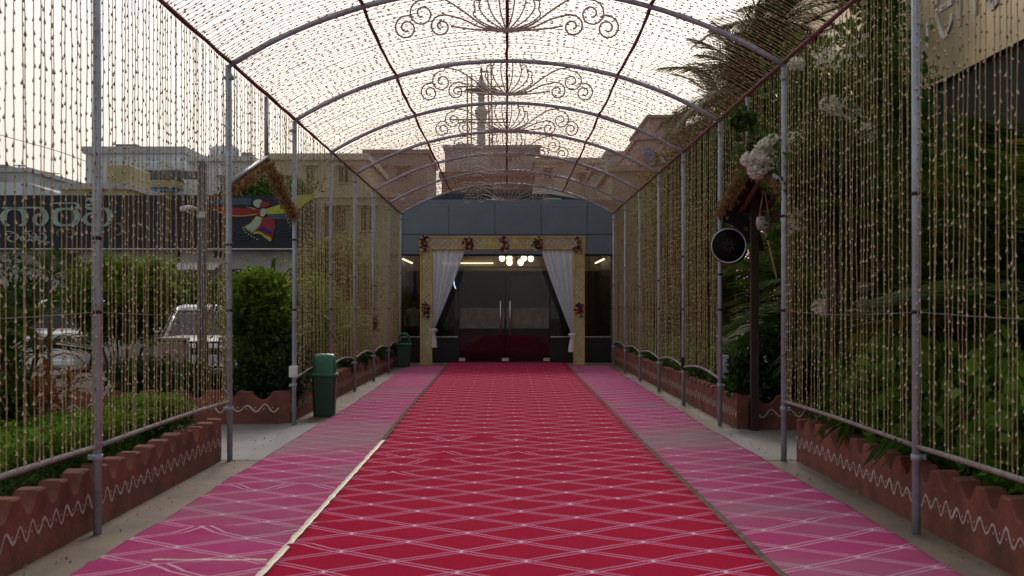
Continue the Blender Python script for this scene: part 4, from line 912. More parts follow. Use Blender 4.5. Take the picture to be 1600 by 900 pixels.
# ------------------------------------------------------------------ houses behind
def wmat(name, c, var=.16): return M(name, c, .85, var=var, scale=.7, dirt=tuple(v * .68 for v in c))
WINM = M('window dark', (.03, .035, .04), .25, var=.1)
def house(label, px0, px1, pyt, D, depth, mat, wins=(), cornice=.25, cm=None, name='house', blocks=(), sills=True):
    X0, X1 = (px0 - VX) * D / F, (px1 - VX) * D / F; zt_ = HC - (pyt - VY) * D / F
    t = thing(name, label, 'building', ((X0 + X1) / 2, D, 0), 'buildings behind the walkway')
    b = MB(); b.box(X0, X1, D, D + depth, 0, zt_); b.build('wall', mat, t)
    if cornice: b = MB(); b.box(X0 - .12, X1 + .12, D - .14, D + depth + .12, zt_ + .002, zt_ + cornice); b.build('parapet', cm or mat, t)
    for (a, c, d, e) in wins:
        xa, xb, za, zb_ = (a - VX) * D / F, (c - VX) * D / F, HC - (e - VY) * D / F, HC - (d - VY) * D / F
        b = MB(); b.box(xa, xb, D - .03, D + .02, za, zb_); wq = b.build('window', WINM, t)
        b = MB(); f_ = .05
        b.box(xa - f_, xa, D - .07, D - .001, za - f_, zb_ + f_); b.box(xb, xb + f_, D - .07, D - .001, za - f_, zb_ + f_); b.box(xa, xb, D - .07, D - .001, za - f_, za); b.box(xa, xb, D - .07, D - .001, zb_, zb_ + f_); b.box((xa + xb) / 2 - .02, (xa + xb) / 2 + .02, D - .06, D - .031, za, zb_); b.build('frame', mat, wq)
        if sills: b = MB(); b.box(xa - .15, xb + .15, D - .35, D - .002, zb_ + f_ + .01, zb_ + f_ + .09); b.build('sunshade', mat, wq)
    for (nm, a, c, d, e, y0, y1, m_) in blocks:      # smaller masses, given as a pixel box in the plane D+y0
        D2 = D + y0; b = MB(); b.box((a - VX) * D2 / F, (c - VX) * D2 / F, D2, D + y1, HC - (e - VY) * D2 / F, HC - (d - VY) * D2 / F, 0, .03); b.build(nm, m_, t)
    return t
WH = wmat('whitewash', (.60, .66, .70)); GRY = wmat('grey cement', (.43, .45, .46)); BEI = wmat('beige paint', (.50, .47, .33)); CRM = wmat('cream paint', (.60, .56, .46)); YEL = wmat('yellow sheet', (.45, .42, .24)); BRN = wmat('brown cement', (.33, .29, .27)); PNK = wmat('pinkish plaster', (.46, .35, .34)); BLU = M('blue paint', (.06, .20, .42), .6, var=.15)
house('grey weathered rooftop tank house far behind the sign script', -70, 45, 269, 66, 9, GRY, [(-30, -5, 280, 296)], .2, blocks=[('slatted_vent', 0, 25, 286, 288, -.1, .1, BRN), ('slatted_vent', 0, 25, 290, 292, -.1, .1, BRN), ('slatted_vent', 0, 25, 294, 296, -.1, .1, BRN), ('roof_edge', -10, 12, 257, 262, .5, 4, BRN)])
t = house('small house with sloping white roof beside the grey tank house', -60, 96, 305, 58, 8, WH, (), 0)
b = MB(); q = [P(-40, 285, 58), P(45, 286, 58), P(96, 303.5, 58), P(96, 306, 58), P(-40, 306, 58)]; b.prism([(p[0], p[2]) for p in q], 'y', 57.8, 62); b.build('sloping_roof', WH, t)
house('small yellowish house with flat eaves behind the sign board', 96, 200, 296, 52, 7, YEL, [(140, 156, 299, 304)], .22, GRY, blocks=[('yellow_sheet_cabin', 166, 204, 258, 291, .1, 3, YEL)])
t = house('white two-storey house with square tank and tilted solar panels', 134, 287, 240, 62, 9, WH, (), .3, GRY, blocks=[('stair_head', 181, 213, 227, 239, 1, 4, WH), ('tank_lid', 178, 214, 225, 227, .9, 4.1, GRY), ('lower_wing', 203, 287, 252, 266, -1, 0, WH), ('dark_veranda', 203, 287, 266.5, 287, -.4, 0, WINM), ('yellow_balcony', 235, 275, 281, 293, -1.4, -.3, YEL), ('blue_awning', 190, 270, 295, 299, -1.6, -.3, BLU), ('ledge', 190, 286, 299.5, 306, -1.2, -.1, GRY)])
b = MB(); q = [P(214, 240, 63), P(268, 233, 66), P(286, 243, 66), P(222, 249, 62.4)]
b.hexa([(p[0], p[1], p[2] - .08) for p in q], q); b.build('solar_panel', M('solar panel', (.03, .045, .05), .3, var=.2), t)
for px in (224, 260, 280): a_ = P(px, 246, 63); b = MB(); b.tube([a_, (a_[0], 63, HC + (480 - 253) * 63 / F)], .04, 5); b.build('panel_leg', GRY, t)
t = house('white house with round rooftop tank behind the grey square post', 296, 393, 252, 58, 8, WH, [(345, 352, 277, 300)], .2, blocks=[('side_wing', 388, 412, 285, 308, -.5, 4, WH), ('roof_clutter', 377, 391, 238, 252, 1, 2, BRN)])
c = P(351, 251, 60); b = MB(); b.lathe([(.62, 0), (.62, .48), (.5, .58), (.1, .62)], c, 20); b.build('water_tank', WH, t)
b = MB(); q = [P(392, 250, 58), P(424, 262, 58), P(424, 305, 58), P(392, 305, 58)]; b.prism([(p[0], p[2]) for p in q], 'y', 58.1, 62); b.build('sloping_wing', WH, t)
house('long beige flat-roofed building behind the dried leaf garland', 422, 572, 250, 56, 9, BEI, [(480, 492, 262, 285), (530, 545, 262, 285)], .25, CRM)
house('beige annexe beside the entrance pavilion on the bins\' side', 497, 617, 309, 43.5, 6, BEI, [(474 + 45, 495 + 45, 325, 360), (565, 585, 325, 360), (540, 560, 400, 440)], .15)
house('dull brown block rising behind the bins\' side of the canopy', 570, 668, 240, 72, 9, BRN, [(585, 600, 262, 280), (620, 638, 262, 280)], .2)
t = house('grey block with clutter on its roof below the minaret', 695, 836, 232, 88, 12, GRY, [(795, 800, 240, 252)], .2, blocks=[('roof_room', 712, 740, 224, 232, 2, 6, GRY), ('roof_room', 745, 785, 229, 232, 1, 6, GRY), ('roof_heap', 818, 845, 226, 233, 2, 5, BRN)])
house('brown low block directly behind the entrance parapet', 690, 832, 276, 60, 8, M('brown brickwork', (.20, .125, .105), .85, var=.25, scale=1.2), (), .2)
house('cream house with small maroon windows behind the entrance', 835, 942, 254, 74, 10, CRM, [(915, 928, 258, 268), (905, 915, 272, 285), (850, 862, 265, 280)], .25)
house('grey flat-topped block past the cream house', 948, 1003, 242, 80, 9, GRY, [(970, 985, 255, 270)], .2)
house('pale green house with red pattern behind the canopy edge', 928, 985, 268, 66, 8, wmat('pale green', (.42, .46, .38)), [(950, 968, 275, 288)], .15, PNK)
t = house('stepped pinkish tower block with a blue window', 998, 1072, 218, 62, 10, PNK, (), .2, blocks=[('upper_storey', 1014, 1072, 184, 218, .5, 9, PNK), ('roof_ledge', 1010, 1074, 179, 184, .3, 9.2, BRN), ('blue_window', 1007, 1022, 231, 253, -.08, .05, BLU), ('balcony', 1024, 1070, 246, 254, -1, 0, GRY), ('lower_wing', 985, 1000, 255, 300, 0, 6, CRM), ('balcony', 1024, 1070, 275, 282, -1, 0, GRY)])
house('beige wall of the annexe beside the entrance, past the round sign', 956, 1150, 268, 38.6, 6, BEI, [(1040, 1062, 440, 500)], .15, blocks=[('pale_panel', 1038, 1075, 385, 440, -.15, 0, WH), ('pale_panel', 985, 1000, 480, 535, -.15, 0, PNK), ('ledge', 956, 1150, 475, 478, -.4, 0, CRM), ('blue_sheet', 1060, 1100, 258, 266, -.3, .0, BLU)])

# minaret with scaffolding
DM_ = 160.0; mx = lambda px: (px - VX) * DM_ / F; mz = lambda py: HC - (py - VY) * DM_ / F
mn = thing('minaret', 'slender grey minaret with balcony rings and pointed finial', 'minaret', (mx(752), DM_, 0)); MIN = wmat('minaret plaster', (.72, .74, .75))
u = DM_ / F
prof = [(7, 480), (7, 262), (6.5, 200), (6, 192), (6, 186), (10, 178), (10.5, 173), (7, 170), (5, 164), (5, 150), (7.5, 147), (7.5, 144), (5, 141), (5, 136), (8, 134), (8, 131), (6, 129), (4.5, 126), (4, 124)]
b = MB(); b.lathe([(r * u, mz(py) - (HC if py == 480 else 0)) for r, py in prof], (mx(752), DM_, 0), 14, smooth=False); b.build('shaft', MIN, mn)
b = MB(); b.lathe([(3.6 * u, mz(124)), (2.6 * u, mz(119)), (.9 * u, mz(116)), (2.2 * u, mz(112)), (2.0 * u, mz(108)), (.5 * u, mz(105)), (.3 * u, mz(94))], (mx(752), DM_, 0), 10); b.build('finial', M('green finial', (.07, .12, .08), .5, var=.1), mn)
sf = thing('bamboo_scaffold', 'green-grey scaffold poles around the minaret', 'scaffold', (mx(752), DM_, 0)); BAM = M('scaffold pole', (.16, .19, .10), .8, var=.2)
for (a, c, y0_, d, e) in ((730, 732, 120, 731, 480), (737, 735, 116, 735, 480), (762, 768, 110, 772, 480), (767, 772, 98, 775, 480)):
    pa, pb = P(a, y0_, DM_ - 2), P(d, e, DM_ - 2); b = MB(); b.tube([pa, (pb[0], pb[1], -.01)], .09, 5); b.build('pole', BAM, sf)
for (a, c, y0_) in ((712, 790, 135.5), (714, 785, 143), (703, 790, 187), (715, 798, 192), (728, 772, 139)):
    b = MB(); b.tube([P(a, y0_, DM_ - 2.1), P(c, y0_ - 1, DM_ - 1.9)], .08, 5); b.build('crossbar', BAM, sf)
sfp = MB(); sfp.box(mx(728), mx(776), DM_ - 2.6, DM_ - 1.4, mz(144) - .1, mz(144)); sfp.build('platform', BAM, sf)

# utility poles and wires far left
up = thing('utility_pole', 'thin utility pole with crossarm and wires above the far rooftops', 'pole', P(30, 480, 70)); WIRE = M('wire', (.05, .05, .05), .7, var=0)
for px, py in ((30, 257), (82, 270)):
    x, y, z = P(px, py, 70); b = MB(); b.tube([(x, y, -.01), (x, y, z)], .06, 5); b.build('mast', GRY, up); b = MB(); b.tube([(x - .3, y, z - .05), (x + .35, y, z - .05)], .035, 4); b.build('crossarm', GRY, up)
for pts in ([(-20, 205), (40, 222), (90, 236), (134, 252)], [(30, 258), (50, 268), (82, 271)], [(33, 258), (55, 265), (85, 271)]):
    b = MB(); b.tube(cr([P(a, c, 70) for a, c in pts], 5), .02, 3); b.build('wire', WIRE, up)

# ------------------------------------------------------------------ left yard: post with camera, gate, pillar, cars
gp = thing('gantry_post', 'tall square grey steel post with a side arm and white camera', 'post', P(316, 480, 22)); GPM = M('blue grey steel', (.11, .125, .15), .5, .2, var=.15)
x, y, _ = P(316, 480, 22)
b = MB(); b.box(x - .065, x + .065, y - .065, y + .065, -.02, HC + (480 - 252) * 22 / F, 0, .006); b.build('post', GPM, gp)
b = MB(); b.box(x - .78, x - .066, y - .05, y + .05, HC + (480 - 280) * 22 / F, HC + (480 - 268) * 22 / F, 0, .006); b.build('arm', GPM, gp)
b = MB(); z = HC + (480 - 336) * 22 / F; b.box(x - .06, x + .06, y - .11, y - .066, z - .06, z + .05, 0, .01); b.build('camera_box', WHITE, gp)
b = MB(); b.tube([(x - .04, y - .1, z + .08), (x - .16, y - .22, z + .10), (x - .26, y - .3, z + .07)], [.03, .04, .042], 8); b.build('camera', WHITE, gp)
pil = thing('gate_pillar', 'square beige plastered gate pillar beside the iron gate', 'pillar', P(270, 480, 22)); x, y, _ = P(270, 480, 22); PLM = wmat('pillar plaster', (.36, .28, .22))
b = MB(); b.box(x - .2, x + .2, y - .2, y + .2, -.02, .93, 0, .01); b.build('shaft', PLM, pil); b = MB(); b.box(x - .22, x + .22, y - .22, y + .22, .93, .98, 0, .008); b.build('cap', PLM, pil)
def iron_panel(name, label, px0, px1, pyt, D, gap, mat, z0=.05):
    x0, x1 = (px0 - VX) * D / F, (px1 - VX) * D / F; zt_ = HC - (pyt - VY) * D / F; t = thing(name, label, name.split('_')[-1], ((x0 + x1) / 2, D, 0))
    for z in (z0 + .05, zt_ * .55, zt_ - .02): b = MB(); b.box(x0, x1, D - .015, D + .015, z - .015, z + .015); b.build('rail', mat, t)
    n = int((x1 - x0) / gap)
    for k in range(n + 1): xx = x0 + (x1 - x0) * k / n; e = k in (0, n); b = MB(); b.box(xx - (.02 if e else .009), xx + (.02 if e else .009), D - .02, D + .02, -.01 if e else z0, zt_ + (.03 if e else 0)); b.build('end_post' if e else 'bar', mat, t)
RUST = M('rusty iron', (.10, .045, .035), .8, var=.3, scale=10)
iron_panel('iron_gate', 'rusty iron gate leaf standing open by the beige pillar', 212, 264, 556, 21.3, .09, RUST); iron_panel('iron_fence', 'dark iron fence between the pillar and the square post', 290, 350, 533, 22.3, .08, M('dark iron', (.03, .022, .022), .7, var=.2))
CARW = M('white car paint', (.72, .73, .75), .25, var=.03, spec=.6); TYRE = M('tyre rubber', (.02, .02, .02), .8, var=.1); CGL = glass_mat('car glass', .02, (.05, .07, .10)); HLM = M('headlamp', (.6, .62, .65), .15, .3, var=0); TRIM = M('car trim', (.03, .03, .032), .5, var=0)
def car(label, x, y, rz, L, W, H, belt, hood, ws, bonnetL, roofL, cab_in):
    """car body along local Y, front at -Y; sections lofted front to back"""
    LOCAL[0] = True; t = thing('parked_car', label, 'car', (x, y, 0), None, rz); w2 = W / 2
    def sec(yv, zt_, k=1.0): z0 = .22; return [(-w2 * .96 * k, yv, z0), (w2 * .96 * k, yv, z0), (w2 * k, yv, z0 + .2), (w2 * k, yv, zt_ - .10), (w2 * .93 * k, yv, zt_ - .02), (w2 * .6 * k, yv, zt_), (-w2 * .6 * k, yv, zt_), (-w2 * .93 * k, yv, zt_ - .02), (-w2 * k, yv, zt_ - .10), (-w2 * k, yv, z0 + .2)]
    secs = [sec(-L / 2, hood - .22, .86), sec(-L / 2 + .10, hood - .10, .95), sec(-L / 2 + .35, hood - .03), sec(-L / 2 + bonnetL, belt), sec(0, belt + .01), sec(L / 2 - .25, belt), sec(L / 2 - .05, belt - .05, .96), sec(L / 2, belt - .25, .9)]
    b = MB(); V = [p for s_ in secs for p in s_]; m = 10
    b.add(V, [(i * m + k, i * m + (k + 1) % m, (i + 1) * m + (k + 1) % m, (i + 1) * m + k) for i in range(len(secs) - 1) for k in range(m)] + [tuple(range(m))[::-1], tuple(range(len(V) - m, len(V)))], 0, True); b.build('body', CARW, t)
    y0_ = -L / 2 + bonnetL; y1_ = y0_ + ws; y2_ = y1_ + roofL; y3_ = min(L / 2 - .12, y2_ + ws * .6); wt = w2 - cab_in
    def q(yv, z, k): return [(-k, yv, z), (k, yv, z)]
    b = MB(); g0, g1, g2, g3 = q(y0_ + .02, belt, w2 * .92), q(y1_, H - .05, wt), q(y2_, H - .05, wt), q(y3_, belt, w2 * .92)
    V = g0 + g1 + g2 + g3; b.add(V, [(0, 1, 3, 2), (6, 7, 5, 4)[::-1] if False else (4, 5, 7, 6), (0, 2, 4, 6), (1, 7, 5, 3)]); b.build('window_glass', CGL, t)
    b = MB(); V = []
    for yv, zt_, k in ((y1_ - .06, H - .06, 1.0), (y1_ + .1, H - .01, 1.0), ((y1_ + y2_) / 2, H + .02, 1.0), (y2_ - .1, H - .01, 1.0), (y2_ + .05, H - .06, 1.0)):
        V += [(-wt * 1.02, yv, H - .08), (-wt * 1.02, yv, zt_ - .02), (-wt * .7, yv, zt_ + .015), (wt * .7, yv, zt_ + .015), (wt * 1.02, yv, zt_ - .02), (wt * 1.02, yv, H - .08)]
    b.add(V, [(i * 6 + k, i * 6 + (k + 1) % 6, i * 6 + 6 + (k + 1) % 6, i * 6 + 6 + k) for i in range(4) for k in range(6)] + [tuple(range(6)), tuple(range(24, 30))], 0, True); b.build('roof', CARW, t)
    for s in (-1, 1):
        b = MB(); b.tube([(s * w2 * .94, y0_ + .02, belt), (s * wt * 1.0, y1_, H - .05)], .035, 5); b.build('pillar', CARW, t)
        b = MB(); b.tube([(s * w2 * .94, y3_, belt), (s * wt * 1.0, y2_, H - .05)], .05, 5); b.build('pillar', CARW, t)
        ym_ = (y1_ + y2_) / 2; b = MB(); b.tube([(s * w2 * .95, ym_, belt), (s * wt * 1.01, ym_, H - .05)], .035, 5); b.build('pillar', TRIM, t)
        b = MB(); b.box(*sorted((s * (w2 + .02), s * (w2 + .2))), y0_ + .28, y0_ + .38, belt - .02, belt + .14, 0, .03); b.build('mirror', CARW, t)
        b = MB(); b.box(*sorted((s * w2 * .45, s * w2 * .86)), -L / 2 + .0, -L / 2 + .13, hood - .27, hood - .13, 0, .03); b.build('headlight', HLM, t)
        b = MB(); b.box(*sorted((s * w2 * .6, s * w2 * .9)), L / 2 - .08, L / 2 + .015, belt - .32, belt - .14, 0, .02); b.build('taillight', M('tail lamp', (.4, .02, .02), .3, var=0), t)
        for yw in (-L / 2 + .75, L / 2 - .75):
            b = MB(); b.tube([(s * (w2 - .19), yw, .31), (s * (w2 + .005), yw, .31)], .31, 20); wh = b.build('wheel', TYRE, t)
            b = MB(); b.tube([(s * (w2 - .02), yw, .31), (s * (w2 + .014), yw, .31)], .19, 14); b.build('rim', CHROME, wh)
    b = MB(); b.box(-w2 * .42, w2 * .42, -L / 2 - .012, -L / 2 + .1, hood - .30, hood - .18, 0, .01); b.build('grille', TRIM, t)
    b = MB(); b.box(-w2 * .85, w2 * .85, -L / 2 - .03, -L / 2 + .12, .28, .44, 0, .04); b.build('bumper', CARW, t)
    LOCAL[0] = False; return t
x, y, _ = P(80, 480, 28); car('white upright SUV with wide windscreen parked beyond the red-leaved plants', x, y + 2, math.radians(-6), 4.2, 1.72, 1.63, 1.02, 1.0, .55, 1.1, 2.1, .2)
x, y, _ = P(290, 480, 25.5); car('white low car with dark windscreen parked behind the gate pillar', x, y + 1.9, math.radians(14), 3.9, 1.68, 1.47, .93, .9, .85, 1.0, 1.6, .26)

# ------------------------------------------------------------------ person inside the entrance
def person():
    t = thing('person', 'person in white shirt and dark trousers standing behind the glass near the bin', 'person', (px2x(646, 38.7), 38.7, .012))
    J = {'pel': (0, 0, .86), 'wai': (0, -.01, 1.02), 'che': (.01, -.03, 1.24), 'nck': (.02, -.06, 1.42), 'hd0': (.03, -.09, 1.50), 'hd1': (.04, -.11, 1.60), 'shL': (-.18, -.03, 1.35), 'elL': (-.24, .0, 1.08), 'haL': (-.20, -.12, .88), 'shR': (.20, -.03, 1.35), 'elR': (.25, .0, 1.08), 'haR': (.22, -.13, .88), 'hiL': (-.10, 0, .82), 'knL': (-.11, -.02, .45), 'anL': (-.11, .03, .07), 'toL': (-.12, -.12, .03), 'hiR': (.10, 0, .82), 'knR': (.11, -.02, .45), 'anR': (.11, .03, .07), 'toR': (.12, -.12, .03)}
    Rr = {'pel': .15, 'wai': .14, 'che': .16, 'nck': .06, 'hd0': .085, 'hd1': .10, 'shL': .075, 'elL': .055, 'haL': .04, 'shR': .075, 'elR': .055, 'haR': .04, 'hiL': .10, 'knL': .07, 'anL': .05, 'toL': .04, 'hiR': .10, 'knR': .07, 'anR': .05, 'toR': .04}
    E = [('pel', 'wai'), ('wai', 'che'), ('che', 'nck'), ('nck', 'hd0'), ('hd0', 'hd1'), ('che', 'shL'), ('shL', 'elL'), ('elL', 'haL'), ('che', 'shR'), ('shR', 'elR'), ('elR', 'haR'), ('pel', 'hiL'), ('hiL', 'knL'), ('knL', 'anL'), ('anL', 'toL'), ('pel', 'hiR'), ('hiR', 'knR'), ('knR', 'anR'), ('anR', 'toR')]
    ks = list(J); me = bpy.data.meshes.new('body'); me.from_pydata([J[k] for k in ks], [(ks.index(a), ks.index(c)) for a, c in E], [])
    m = bpy.data.materials.new('clothes and skin'); m.use_nodes = True; n_ = m.node_tree; bb = n_.nodes['Principled BSDF']; bb.inputs['Roughness'].default_value = .85
    tc = n_.nodes.new('ShaderNodeTexCoord'); spx = n_.nodes.new('ShaderNodeSeparateXYZ'); rp = n_.nodes.new('ShaderNodeValToRGB'); rp.color_ramp.interpolation = 'CONSTANT'
    mr = n_.nodes.new('ShaderNodeMath'); mr.operation = 'DIVIDE'; mr.inputs[1].default_value = 2.0
    el = rp.color_ramp.elements; el[0].position = 0; el[0].color = (.03, .03, .04, 1); el[1].position = .46; el[1].color = (.72, .72, .72, 1)
    for ps, cc in ((.715, (.22, .12, .08, 1)), (.79, (.015, .012, .01, 1))): e_ = el.new(ps); e_.color = cc
    n_.links.new(tc.outputs['Object'], spx.inputs[0]); n_.links.new(spx.outputs[2], mr.inputs[0]); n_.links.new(mr.outputs[0], rp.inputs[0]); n_.links.new(rp.outputs[0], bb.inputs['Base Color'])
    me.materials.append(m); o = link('body', me, t); md = o.modifiers.new('skin', 'SKIN'); md.use_smooth_shade = True
    for i, k in enumerate(ks): me.skin_vertices[0].data[i].radius = (Rr[k], Rr[k] * .8); me.skin_vertices[0].data[i].use_root = (k == 'pel')
    o.modifiers.new('sub', 'SUBSURF').levels = 1; o.modifiers['sub'].render_levels = 2
person()

def bay(y):
    for i in range(8):
        if YP[i] <= y < YP[i + 1]: return ORD[i]
    return 'eighth' if y < YP[0] else 'first'
# ------------------------------------------------------------------ vegetation: left
# trimmed hedges behind the near planter
def hedge(label, x0, x1, y0, y1, zt_, seed, mat=LF_HEDGE, n=9000, size=.045):
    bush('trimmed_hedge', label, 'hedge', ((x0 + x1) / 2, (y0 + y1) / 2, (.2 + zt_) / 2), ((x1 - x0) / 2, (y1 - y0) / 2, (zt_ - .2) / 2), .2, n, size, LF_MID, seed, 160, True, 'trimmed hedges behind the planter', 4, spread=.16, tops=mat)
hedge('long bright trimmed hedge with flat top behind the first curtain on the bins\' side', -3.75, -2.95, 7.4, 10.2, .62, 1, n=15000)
hedge('short bright trimmed hedge between the two nearest posts on the bins\' side', -3.7, -3.0, 10.6, 12.2, .58, 2)
hedge('bright trimmed hedge end piece beside the side opening', -3.55, -2.95, 12.45, 13.35, .63, 3, n=6000)
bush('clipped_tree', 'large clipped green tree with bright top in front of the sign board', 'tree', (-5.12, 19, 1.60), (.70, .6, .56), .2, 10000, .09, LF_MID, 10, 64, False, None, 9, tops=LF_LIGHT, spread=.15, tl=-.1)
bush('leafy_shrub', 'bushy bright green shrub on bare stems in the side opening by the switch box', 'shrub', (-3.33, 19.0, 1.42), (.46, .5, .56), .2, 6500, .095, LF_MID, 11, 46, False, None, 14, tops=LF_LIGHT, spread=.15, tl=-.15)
bush('dark_shrub', 'low dark leafy shrub behind the planter wall by the switch box', 'shrub', (-3.05, 18.45, .62), (.42, .4, .46), .2, 5000, .09, LF_DARK, 12, 30, False, None, 5)
bush('dark_shrub', 'dark leafy shrub at the foot of the clipped tree', 'shrub', (-4.4, 18.5, .45), (.7, .4, .3), .2, 5000, .09, LF_DARK, 13, 30, False, None, 5)
bush('dark_shrub', 'dark shrub mass behind the trimmed hedge near the iron gate', 'shrub', (-4.5, 11.6, .52), (.65, 1.0, .34), .2, 9000, .08, LF_DARK, 14, 40, False, None, 6, tops=LF_MID)
bush('dark_shrub', 'tall dark shrub mass behind the long trimmed hedge', 'shrub', (-4.3, 9.9, .66), (.6, 1.3, .46), .2, 12000, .085, LF_DARK, 15, 50, False, None, 6, tops=LF_MID)
def blade_plant(name, label, cat, p, h, n, mat, seed, wid=.05, group=None, stem=.45, nst=4):
    rng = np.random.default_rng(seed); t = thing(name, label, cat, p, group); meshes = []
    for v in range(3):                                # arching strap leaves; each a part
        L = h * .55; V = []; Q = []
        for k in range(6):
            u_ = k / 5; ww = wid * math.sin(math.pi * (.12 + .86 * u_)); x_ = L * (u_ - .25 * u_ * u_); z_ = L * (.85 * u_ - (.65 + .2 * v) * u_ * u_)
            V += [(x_, -ww / 2, z_ + ww * .2), (x_, 0, z_), (x_, ww / 2, z_ + ww * .2)]
        for k in range(5):
            for a in range(2): Q.append((k * 3 + a, k * 3 + a + 1, k * 3 + 4 + a, k * 3 + 3 + a))
        meshes.append(np_mesh('strap_leaf', V, Q, mat, smooth=True))
    for s_ in range(nst):
        ox, oy = rng.normal() * .12, rng.normal() * .12; hs_ = h * rng.uniform(.35, .75) * (1 if s_ else 1)
        b = MB(); b.tube([(0, 0, -.03), (ox * .6, oy * .6, hs_ * .5), (ox, oy, hs_)], [.018, .014, .01], 5); link('stem', b.mesh('stem', BARK), t)
        for k in range(n // nst):
            a = rng.uniform(0, 6.283); link('strap_leaf', meshes[rng.integers(3)], t, (ox, oy, hs_ * rng.uniform(.8, 1)), (0, -rng.uniform(-.3, .7), a), rng.uniform(.7, 1.15))
    return t
for k, (px, D, h) in enumerate(((42, 12.3, 1.15), (92, 12.8, .9), (15, 11.6, 1.2))):
    x, y, _ = P(px, 480, D); blade_plant('cordyline', 'red-leaved strap plant among the shrubs before the white SUV', 'plant', (x, y, .2), h, 28, LF_RED, 20 + k, .05, 'red-leaved cordylines')
for k, (px, D, h, m_) in enumerate(((425, 21, 1.95, LF_PALM), (395, 21.5, 1.9, LF_PALM), (445, 20.5, 1.75, LF_MID))):
    x, y, _ = P(px, 480, D); blade_plant('dracaena', 'dark strap-leaved plant rising behind the bushy shrub in the side opening', 'plant', (x, y, .2), h, 60, m_, 30 + k, .07, 'strap plants in the opening', nst=5)
def palm(name, label, p, h, nf, L, mat, seed, trunk=.05, group=None, stems=1, el=(20, 80), leaf=.42, droop=1.0, cat='palm', pairs=34, wid=.035):
    rng = np.random.default_rng(seed); t = thing(name, label, cat, p, group); ms = [frond_mesh('frond', L, mat, seed * 5 + k, leaf, droop * (.8 + .25 * k), pairs, wid) for k in range(3)]
    for s_ in range(stems):
        ox, oy = (rng.normal() * .25, rng.normal() * .25) if stems > 1 else (0, 0); hh = h * (rng.uniform(.35, 1) if s_ else 1)
        b = MB(); b.tube(cr([(ox * .4, oy * .4, -.05), (ox * .7, oy * .7, hh * .5), (ox, oy, hh)], 5), [trunk * (1.15 - .03 * k) for k in range(11)], 8); link('trunk', b.mesh('trunk', BARK), t)
        for k in range(nf):
            a = rng.uniform(0, 6.283); e = math.radians(rng.uniform(*el)); link('frond', ms[rng.integers(3)], t, (ox, oy, hh), (rng.normal() * .25, -e, a), rng.uniform(.75, 1.15))
    return t
x, y, _ = P(-14, 480, 11.2); palm('areca_palm', 'feathery green palm behind the hedge below the sign script', (x, y, .2), .95, 8, .75, LF_PALM, 50, .03, None, 3, (30, 85))
x, y, _ = P(78, 480, 15.5); palm('areca_palm', 'small palm in front of the second line of the sign script', (x, y, .0), 1.75, 9, .55, LF_PALM, 51, .03, None, 1, (0, 80))
# beds along the far half, bins' side
for k in range(9):
    y = 20.6 + k * 1.75; h = (1.0, 1.35, .85, 1.3, 1.1, 1.4, .9, 1.2, 1.0)[k]
    bush('bed_shrub', ('bright green', 'yellowish', 'mid-green')[k % 3] + ' shrub behind the bud strings of the %s bay from the entrance, bins\' side' % bay(y), 'shrub', (-3.55 - .25 * (k % 3), y, .35 + h * .55), (.55, .75, h * .6), .2, 4200, .085, (LF_LIGHT, LF_YEL, LF_MID)[k % 3], 60 + k, 26, False, 'shrubs in the bed on the bins\' side', 4)
for k in range(6):
    y = 25.2 + k * 1.9
    bush('border_plant', 'low dark tuft on the bins\' side planter wall in the %s bay from the entrance' % bay(y), 'plant', (-2.82, y, .42), (.15, .7, .15), .2, 1500, .06, LF_DARK, 80 + k, 20, False, 'dark tufts along the planter wall', 2)
x, y, _ = P(578, 508, 28.2); t = thing('hanging_ornament', 'small dark red tassel tied to a post above the planter', 'ornament', (-XP + .03, 27.94, 1.12)); rng = np.random.default_rng(5)
C = rng.normal(size=(160, 3)) * np.array([.04, .04, .1]); V, Q = leaf_quads(C, .05, rng); link('leaves', np_mesh('leaves', V, Q, LF_RED), t)

# ------------------------------------------------------------------ vegetation: right
for k, (x, y) in enumerate(((2.98, 6.2), (3.02, 7.3), (2.96, 8.3), (3.05, 9.3), (3.0, 10.3), (3.0, 11.3), (3.02, 12.2), (3.02, 13.0))):
    bush('heart_leaf_vine', 'heart-leaf vine over the scalloped planter in the %s bay from the entrance' % bay(y), 'vine', (x + .22, y, .66), (.32, .6, .42), .2, 1500, .125, LF_HEART, 100 + k, 26, False, 'heart-leaf vines on the near planter', 5, up=.3, asp=.85, spread=.26)
for k in range(5):
    bush('border_shrub', 'glossy dark bush in the planter under the hanging pot', 'shrub', (3.2 + .55 * k, 17.5 + .1 * k, .68), (.4, .4, .42), .2, 2400, .12, LF_DARK, 120 + k, 20, False, 'dark bushes behind the side gateway', 4, asp=.6)
for k in range(9):
    y = 18.0 + k * 1.9
    bush('bed_shrub', ('glossy', 'dull')[k % 2] + ' leafy shrub beyond the round sign in the %s bay from the entrance' % bay(y), 'shrub', (3.05 + .1 * (k % 2), y, .52), (.28, .8, .3), .2, 2200, .085, (LF_HEART, LF_MID)[k % 2], 130 + k, 24, False, 'shrubs in the bed beyond the round sign', 4)
